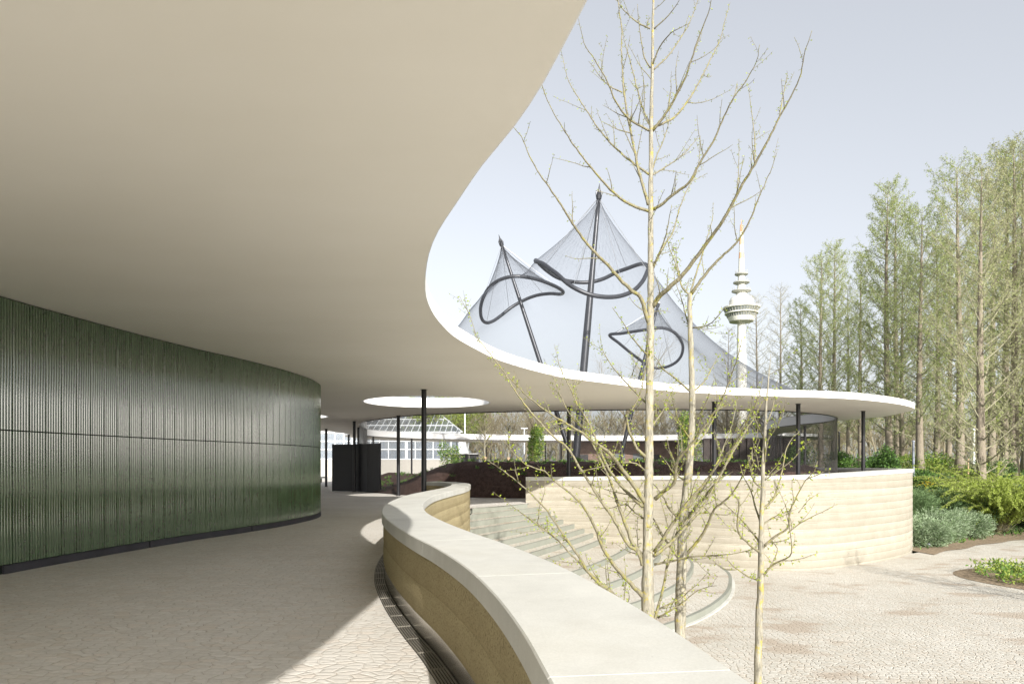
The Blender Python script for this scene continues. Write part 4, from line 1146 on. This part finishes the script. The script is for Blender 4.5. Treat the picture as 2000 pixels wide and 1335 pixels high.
# flowers
for k, (px, py, D, m, lab) in enumerate([(1705,911,45,'orange','cluster of orange flowers left of the redwood above the canopy tip'),(1816,945,39,'yellow','cluster of yellow and pink flowers beside the dark rounded shrub')]):
    p = at(px, py, D); zb = gz(p.x, D) if p.x > 17.2 else 0
    r_ = empty('flower_clump', (p.x, p.y, zb), lab, 'flowers', local=True); mb = MB(); ml = MB()
    for q in range(16):
        a = Vector((rng.gauss(0,.18), rng.gauss(0,.18), max(.25, p.z-zb+rng.gauss(0,.12)))); mb.tube([Vector((a.x*.4, a.y*.4, 0)), a], .006, 3)
        for c in range(7): leafcard(ml, a, rv(rng), .07, .05, 0, rng)
    mb.build('stems', M['mid'], r_); ml.build('petals', M[m], r_)
# courtyard shrubs and staked trees
def standard(px, topy, basey, D, rad, mats, lab, seed, n=2600):
    p = at(px, basey, D); top = at(px, topy, D); 
    return bush('courtyard_shrub', (p.x, p.y, p.z-.2), rad, rad, top.z-p.z+.2, n, mats, .16, lab, seed, group=None)
standard(880, 868, 915, 50, .95, ['mid','mid','fresh'], 'airy green shrub in front of the greenhouse corner', 301, 1300)
standard(1043, 843, 907, 52, .85, ['mid','fresh'], 'dense upright bright green shrub on the soil mound', 302, 3200)
standard(1345, 826, 900, 48, .8, ['mid','fresh'], 'bright green shrub half hidden behind the pruned ginkgo trunk', 303, 2600)
for k, (px, D, ty, lab) in enumerate([(947,60,808,'young staked tree with a jute-wrapped trunk nearest the greenhouse'),(993,64,822,'young staked tree with a jute-wrapped trunk left of the dense green shrub')]):
    x = (px-CX)/F*D; rt = empty('young_tree', (x, D, .9), lab, 'tree', local=True); r3 = random.Random(50+k)
    H = E+(HY-ty)/F*D-.9; mb = MB(); mb.tube([Vector((0,0,H*q/8))+Vector((r3.uniform(-.03,.03),0,0)) for q in range(9)], [.10-.010*q for q in range(9)], 9); mb.build('trunk', M['gbark'], rt, smooth=True)
    mb = MB(); mb.tube([Vector((0,0,-.5)), Vector((0,0,1.3))], .15, 12); mb.build('jute_wrap', M['burlap'], rt)
    mb = MB()
    for b in range(34):
        t = r3.uniform(.35,1); a = r3.uniform(0,6.28); L = (1.25-t)*2.4*r3.uniform(.6,1.1); p = Vector((0,0,H*t)); cur = Vector((math.cos(a), math.sin(a), r3.uniform(.5,1.2))).normalized(); pp = [p]
        for q in range(5): cur = (cur+rv(r3)*.12+Vector((0,0,.06))).normalized(); pp.append(pp[-1]+cur*L/5)
        mb.tube(pp, [.028-.004*q for q in range(6)], 4, cap=False)
    mb.build('branches', M['gtwig'], rt)

# ------------------------------------------------------------------ gate screen, bench, hut, greenhouse, poles
gs = empty('gate_screen', (-9, 39.8, 0), 'tall plain black metal gate screen standing under the canopy by the mound', 'gate')
def panel(px0, px1, D0, D1, name, m):
    a = at(px0, HY, D0); b = at(px1, HY, D1); d_ = (b-a); d_.z = 0; L = d_.length; ang = math.atan2(d_.y, d_.x)
    Mx = Matrix.Translation((a.x, a.y, 0)) @ Matrix.Rotation(ang, 4, 'Z'); mb = MB(); mb.box(.01, -.03, .02, L-.01, .03, 2.72, M=Mx)
    for q in (0, 1): mb.box(.01+q*(L-.07), -.05, .01, .06+q*(L-.07), .05, 2.74, M=Mx)
    for zz in (.02, 2.66): mb.box(.02, -.043, zz, L-.02, .043, zz+.06, M=Mx)
    return mb.build(name, m, gs)
panel(649, 692, 39.6, 39.2, 'gate_leaf', M['black']); panel(704, 743, 38.9, 37.6, 'gate_leaf', M['black']); panel(692.5, 703.5, 39.2, 38.9, 'centre_panel', M['black'])
mb = MB(); pp_ = at(691.5, HY, 39.1); mb.box(pp_.x-.05, 39.02, .9, pp_.x+.02, 39.12, 1.12); mb.build('handle', M['grate'], gs)
bn = empty('stone_bench', (-17.0, 58, 0), 'low pale stone bench at the far end of the passage beside the green wall', 'bench')
mb = MB(); mb.box(-17.9, 57.6, .38, -15.9, 58.3, .52); mb.build('seat', M['coping'], bn)
mb = MB(); mb.box(-17.6, 57.7, .0, -17.3, 58.2, .379); mb.box(-16.5, 57.7, .0, -16.2, 58.2, .379); mb.build('legs', M['riser'], bn)

gh = empty('greenhouse', (-20, 90, 0), 'white-framed greenhouse with a sloping glass roof behind the left end of the aviary', 'building')
gx0, gx1, gyf, gyb = -46.0, -6.4, 84.0, 104.0
ez = 5.3
mb = MB(); mb.box(gx0, gyf, 0, gx1, gyf+.25, 2.1); mb.box(gx1-.25, gyf+.25, 0, gx1, gyb, 2.1); mb.build('base_wall', M['grey_wall'], gh)
mb = MB()
x = gx0
while x <= gx1+.01:
    wdt = .32 if int(round((x-gx0)/1.1)) % 6 == 0 else .11
    mb.box(x-wdt/2, gyf-.04, 2.1, x+wdt/2, gyf+.12, ez); x += 1.1
y = gyf+1.1
while y < gyb: mb.box(gx1-.14, y-.06, 2.1, gx1+.04, y+.06, ez); y += 1.1
for zz in (2.1, 3.3, 4.3, ez): mb.box(gx0, gyf-.07, zz, gx1+.08, gyf-.041 if zz != ez else gyf+.2, zz+.13)
mb.build('frame', M['steel_white'], gh)
mb = MB(); mb.box(gx0, gyf+.02, 2.1, gx1-.1, gyf+.05, ez); mb.box(gx1-.10, gyf+.1, 2.1, gx1-.07, gyb, ez); mb.build('glazing', M['glass'], gh)
mb = MB(); rx1 = gx1-4.6; rz = 9.2; ry = 94
A = [(gx0,gyf-.2,ez+.16),(gx1+.3,gyf-.2,ez+.16),(rx1,ry,rz),(gx0,ry,rz)]; mb.add(A, [(0,1,2,3)])
mb.add([(gx1+.3,gyf-.2,ez+.16),(gx1+.3,gyb,ez+.16),(rx1,ry,rz)], [(0,1,2)]); mb.add([(gx0,gyb,ez+.16),(gx1+.3,gyb,ez+.16),(rx1,ry,rz),(gx0,ry,rz)], [(0,3,2,1)])
mb.build('roof_glass', M['glass'], gh)
mb = MB(); x = gx0
while x < rx1:
    mb.tube([(x,gyf-.2,ez+.2),(x,ry,rz+.04)], .05, 5); x += .8
for q in range(7): t = q/7; mb.tube([(rx1+(gx1+.3-rx1)*(1-t),gyf-.2,ez+.2),(rx1+(gx1+.3-rx1)*(1-t)*0+ (0), ry, rz+.04)] if False else [(rx1+(gx1+.3-rx1)*t, gyf-.2, ez+.2), (rx1, ry, rz+.04)] if t == 0 else [(rx1+(gx1+.3-rx1)*t, gyf-.2, ez+.2), (rx1+(gx1+.3-rx1)*t, gyf-.2+(ry-gyf+.2)*(1-t), ez+.2+(rz-ez-.16)*(1-t))], .05, 5)
for t in (.0,.25,.5,.75,1): mb.tube([(gx0,gyf-.2+(ry-gyf)*t,ez+.2+(rz-ez-.16)*t),(gx1+.3+(rx1-gx1-.3)*t,gyf-.2+(ry-gyf)*t,ez+.2+(rz-ez-.16)*t)], .07, 5)
mb.tube([(gx1+.3,gyf-.2,ez+.2),(rx1,ry,rz+.05)], .09, 6)
mb.build('roof_frame', M['steel_white'], gh)
mb = MB(); x = gx0+1
while x < gx1-1:
    for yy in (gyf+5, gyf+10, gyf+15):
        mb.tube([(x,yy,0),(x,yy,ez)], .09, 6); mb.tube([(x,yy,ez-1.6),(x+1.6,yy,ez)], .05, 5); mb.tube([(x,yy,ez-1.6),(x-1.6,yy,ez)], .05, 5)
        mb.tube([(x-2.2,yy,ez),(x+2.2,yy,ez)], .06, 5)
    x += 4.4
mb.box(gx0+.5, gyb-.4, 0, gx1-.5, gyb-.2, 3.4)
mb.build('inner_frame', M['grey_pole'], gh)

hut = empty('timber_building', (13, 77, 0), 'low pinkish-brown timber clad building under the far side of the ring canopy', 'building')
mb = MB()
z = .0
while z < 3.85: mb.box(6.6, 74.4, z, 18.2, 74.62, min(3.98, z+.28)); z += .30
mb.box(6.7, 74.62, 0, 18.1, 82, 3.95); mb.build('wall', M['timber'], hut)
mb = MB()
for x in (7.4, 9.4, 15.2): mb.box(x, 74.34, .3, x+.9, 74.41, 2.6)
mb.build('doors', M['black'], hut)
mb = MB()
for x in (11.2, 13.2): mb.box(x, 74.33, 1.9, x+1.1, 74.41, 2.7)
mb.build('windows', M['towerg'], hut)
ds = empty('dark_pavilion_wall', (21, 64, 0), 'dark stained timber enclosure under the right back of the ring canopy', 'building')
mb = MB(); x = 17.4
while x < 25.6: mb.box(x, 61.9+(x-17.4)*-.25, .0, x+.56, 62.2+(x-17.4)*-.25, 3.9); x += .6
mb.build('wall', M['dark_timber'], ds)
mb = MB(); mb.box(17.6, 61.2, 0, 22.5, 61.7, 1.1); mb.box(17.4, 61.1, 1.1, 22.7, 61.8, 1.16); mb.build('counter', M['dark_timber'], ds)
shed = empty('black_cabinet', (-4.2, 62, 0), 'small dark grey shed with a flat lid beside the jute-wrapped tree', 'shed')
mb = MB(); mb.box(-5.4, 60.2, .8, -3.0, 61.8, 2.42); mb.build('body', M['column'], shed)
mb = MB(); mb.box(-6.0, 60.0, 2.425, -2.9, 62.0, 2.52); mb.build('lid', M['rooftop'], shed)
mb = MB()
for x in (-5.42, -4.6, -3.8): mb.box(x, 60.14, .8, x+.04, 60.19, 2.42)
mb.build('seams', M['grate'], shed)
def pole(px, ty, D, r_, lab, head=False, m='steel_white', zb=0, name='lamp_post', cat='lamp post'):
    x = (px-CX)/F*D; H = E+(HY-ty)/F*D; rt = empty(name, (x, D, zb), lab, cat)
    mb = MB(); mb.lathe([(r_,zb),(r_*.8,H)], x, D, 10); mb.lathe([(r_*1.8,zb),(r_*1.8,zb+.15),(r_,zb+.18)], x, D, 10); mb.build('pole', M[m], rt)
    mb = MB()
    if head: mb.box(x-.42, D-.12, H-.06, x+.42, D+.12, H+.06); mb.box(x-.05, D-.05, H-.3, x+.05, D+.05, H-.06)
    else: mb.lathe([(0.001,H+.09),(r_*1.1,H+.06),(r_*1.25,H-.01),(r_*.8,H-.03)], x, D, 10)
    mb.build('lamp_head' if head else 'cap', M[m], rt)
pole(908, 800, 80, .11, 'tall white pole in front of the yellow-green tree')
pole(1024, 836, 82, .09, 'white lamp post with a flat head left of the dense green shrub', True)
pole(1093, 862, 78, .08, 'short white post under the far ring canopy, left of the big mast')
pole(1784, 862, 42, .075, 'blue-grey steel post beside the right end of the retaining wall', m='grey_pole', zb=.8, name='steel_post', cat='post')
pole(1902, 838, 62, .12, 'pale flag pole standing between redwood trunks', zb=.8)
pole(1891, 898, 41, .05, 'short pale wooden stake before the thick-trunked redwood', m='burlap', zb=.4, name='wooden_stake', cat='stake')
pole(1639, 844, 62, .09, 'thin dark post seen between the mesh and the column nearest the tip', m='column', zb=0, name='dark_post', cat='post')
# ground spotlights in the bed
def spot(x, y, z, a, lab):
    rt = empty('ground_spotlight', (x, y, z), lab, 'spotlight', 'garden spotlights by the juniper bed', local=True)
    mb = MB(); mb.tube([(0,0,-.05),(0,0,.16)], .018, 8); mb.box(-.06,-.015,.12,.06,.015,.15); mb.build('bracket', M['lampb'], rt)
    mb = MB(); dv = Vector((math.cos(a), math.sin(a), .55)).normalized(); o = Vector((0,0,.22))
    mb.tube([o-dv*.14, o-dv*.10, o+dv*.10, o+dv*.16], [.045,.065,.075,.085], 14); mb.build('housing', M['lampb'], rt, smooth=True)
p = on(1811, 1066, -2.15); spot(p[0], p[1], gz(*p)+.03, 2.6, 'small grey garden spotlight lying in the mulch at the front of the junipers')
spot(18.3, 31.4, gz(18.3,31.4)+.1, 1.8, 'small grey garden spotlight upright beside the end of the retaining wall')

# ------------------------------------------------------------------ broadcasting tower
D = 600.0; sc = D/F; tx = (1448-CX)/F*D
tw = empty('broadcasting_tower', (tx, D, 0), 'slender white television tower with a flared observation pod, far behind the trees', 'tower')
def tz(y): return E+(HY-y)*sc
def px(r_): return r_*sc
def lat(prof, nm, m, n=40): mb = MB(); mb.lathe([(max(.02, px(r_)), tz(y)) for r_, y in prof], tx, D, n); return mb.build(nm, m, tw, smooth=False)
lat([(13,906),(11,800),(9.6,720),(8.0,660),(7.5,632),(7.5,628)], 'shaft', M['towerw'])
lat([(7.5,632),(14,630),(22.5,628.5),(23,627)], 'pod_underside', M['towerd'])
lat([(23,627),(25.5,621),(26,619.5)], 'pod_band', M['towerw']); lat([(26,619.5),(28,613.5)], 'lower_window_band', M['towerg'])
lat([(28,613.5),(31.5,613),(31.5,611),(29.5,610.5)], 'gallery_rail', M['towerw'])
lat([(29.5,610.5),(32.5,603.5)], 'upper_window_band', M['towerg'], 48)
mb = MB()
for q in range(36):
    a = 2*math.pi*q/36; c, s_ = math.cos(a), math.sin(a)
    for (r0, y0, r1, y1) in ((26.3,619.5,28.3,613.5),(29.8,610.5,32.8,603.5)):
        mb.tube([(tx+c*px(r0), D+s_*px(r0), tz(y0)), (tx+c*px(r1), D+s_*px(r1), tz(y1))], .3, 4)
for r_, y in ((27.3,616.5),(31.3,607)): mb.tube([(tx+px(r_)*math.cos(2*math.pi*q/36), D+px(r_)*math.sin(2*math.pi*q/36), tz(y)) for q in range(36)], .12, 4, closed=True)
mb.build('window_mullions', M['towerd'], tw)
lat([(32.5,603.5),(35,602.5),(35,599.5),(24,599)], 'roof_rim', M['towerw'])
lat([(22.5,599),(23.5,594),(23,587),(20,581.5),(14,579),(10.5,577),(9.2,572),(8.6,569),(7.8,560),(7,555)], 'upper_pod', M['towerw'])
for r_, y in ((18,571),(18,569.3)): pass
for r_, y in ((18.4,569),(15.4,552.5),(12.6,536)): lat([(6,y+2.4),(r_*.8,y+1.6),(r_,y),(r_,y-1.6),(6,y-1.6)], 'antenna_platform', M['towerd'])
lat([(6.9,563),(6.6,552),(6.4,540),(6,534),(5.8,533)], 'upper_shaft', M['towerw'])
lat([(5.8,533),(5.2,505.5)], 'mast_section', M['towerw'])
for (ya, ra), (yb, rb), m in (((505.5,5.2),(493,4.5),'towero'),((493,4.5),(478,4.1),'towerw'),((478,4.1),(466,3.7),'towero'),((466,3.7),(452.5,3.2),'towerw'),((452.5,3.2),(439,2.5),'towero')):
    lat([(ra,ya),(rb,yb)], 'mast_section', M[m])
lat([(2.5,439),(.5,438.5),(.35,428)], 'mast_tip', M['towero'])
mb = MB(); rr4 = random.Random(3)
for (r_, y) in ((15.2,551),(18.0,567.5),(12.3,534.5)):
    for q in range(12):
        a = q*.52; mb.tube([(tx+math.cos(a)*px(r_*.92), D+math.sin(a)*px(r_*.92), tz(y)), (tx+math.cos(a)*px(r_*.92), D+math.sin(a)*px(r_*.92), tz(y-rr4.uniform(3,8)))], .18, 4)
mb.build('antenna_rods', M['towerd'], tw)

for o in list(bpy.data.objects):
    if '_local' in o: del o['_local']
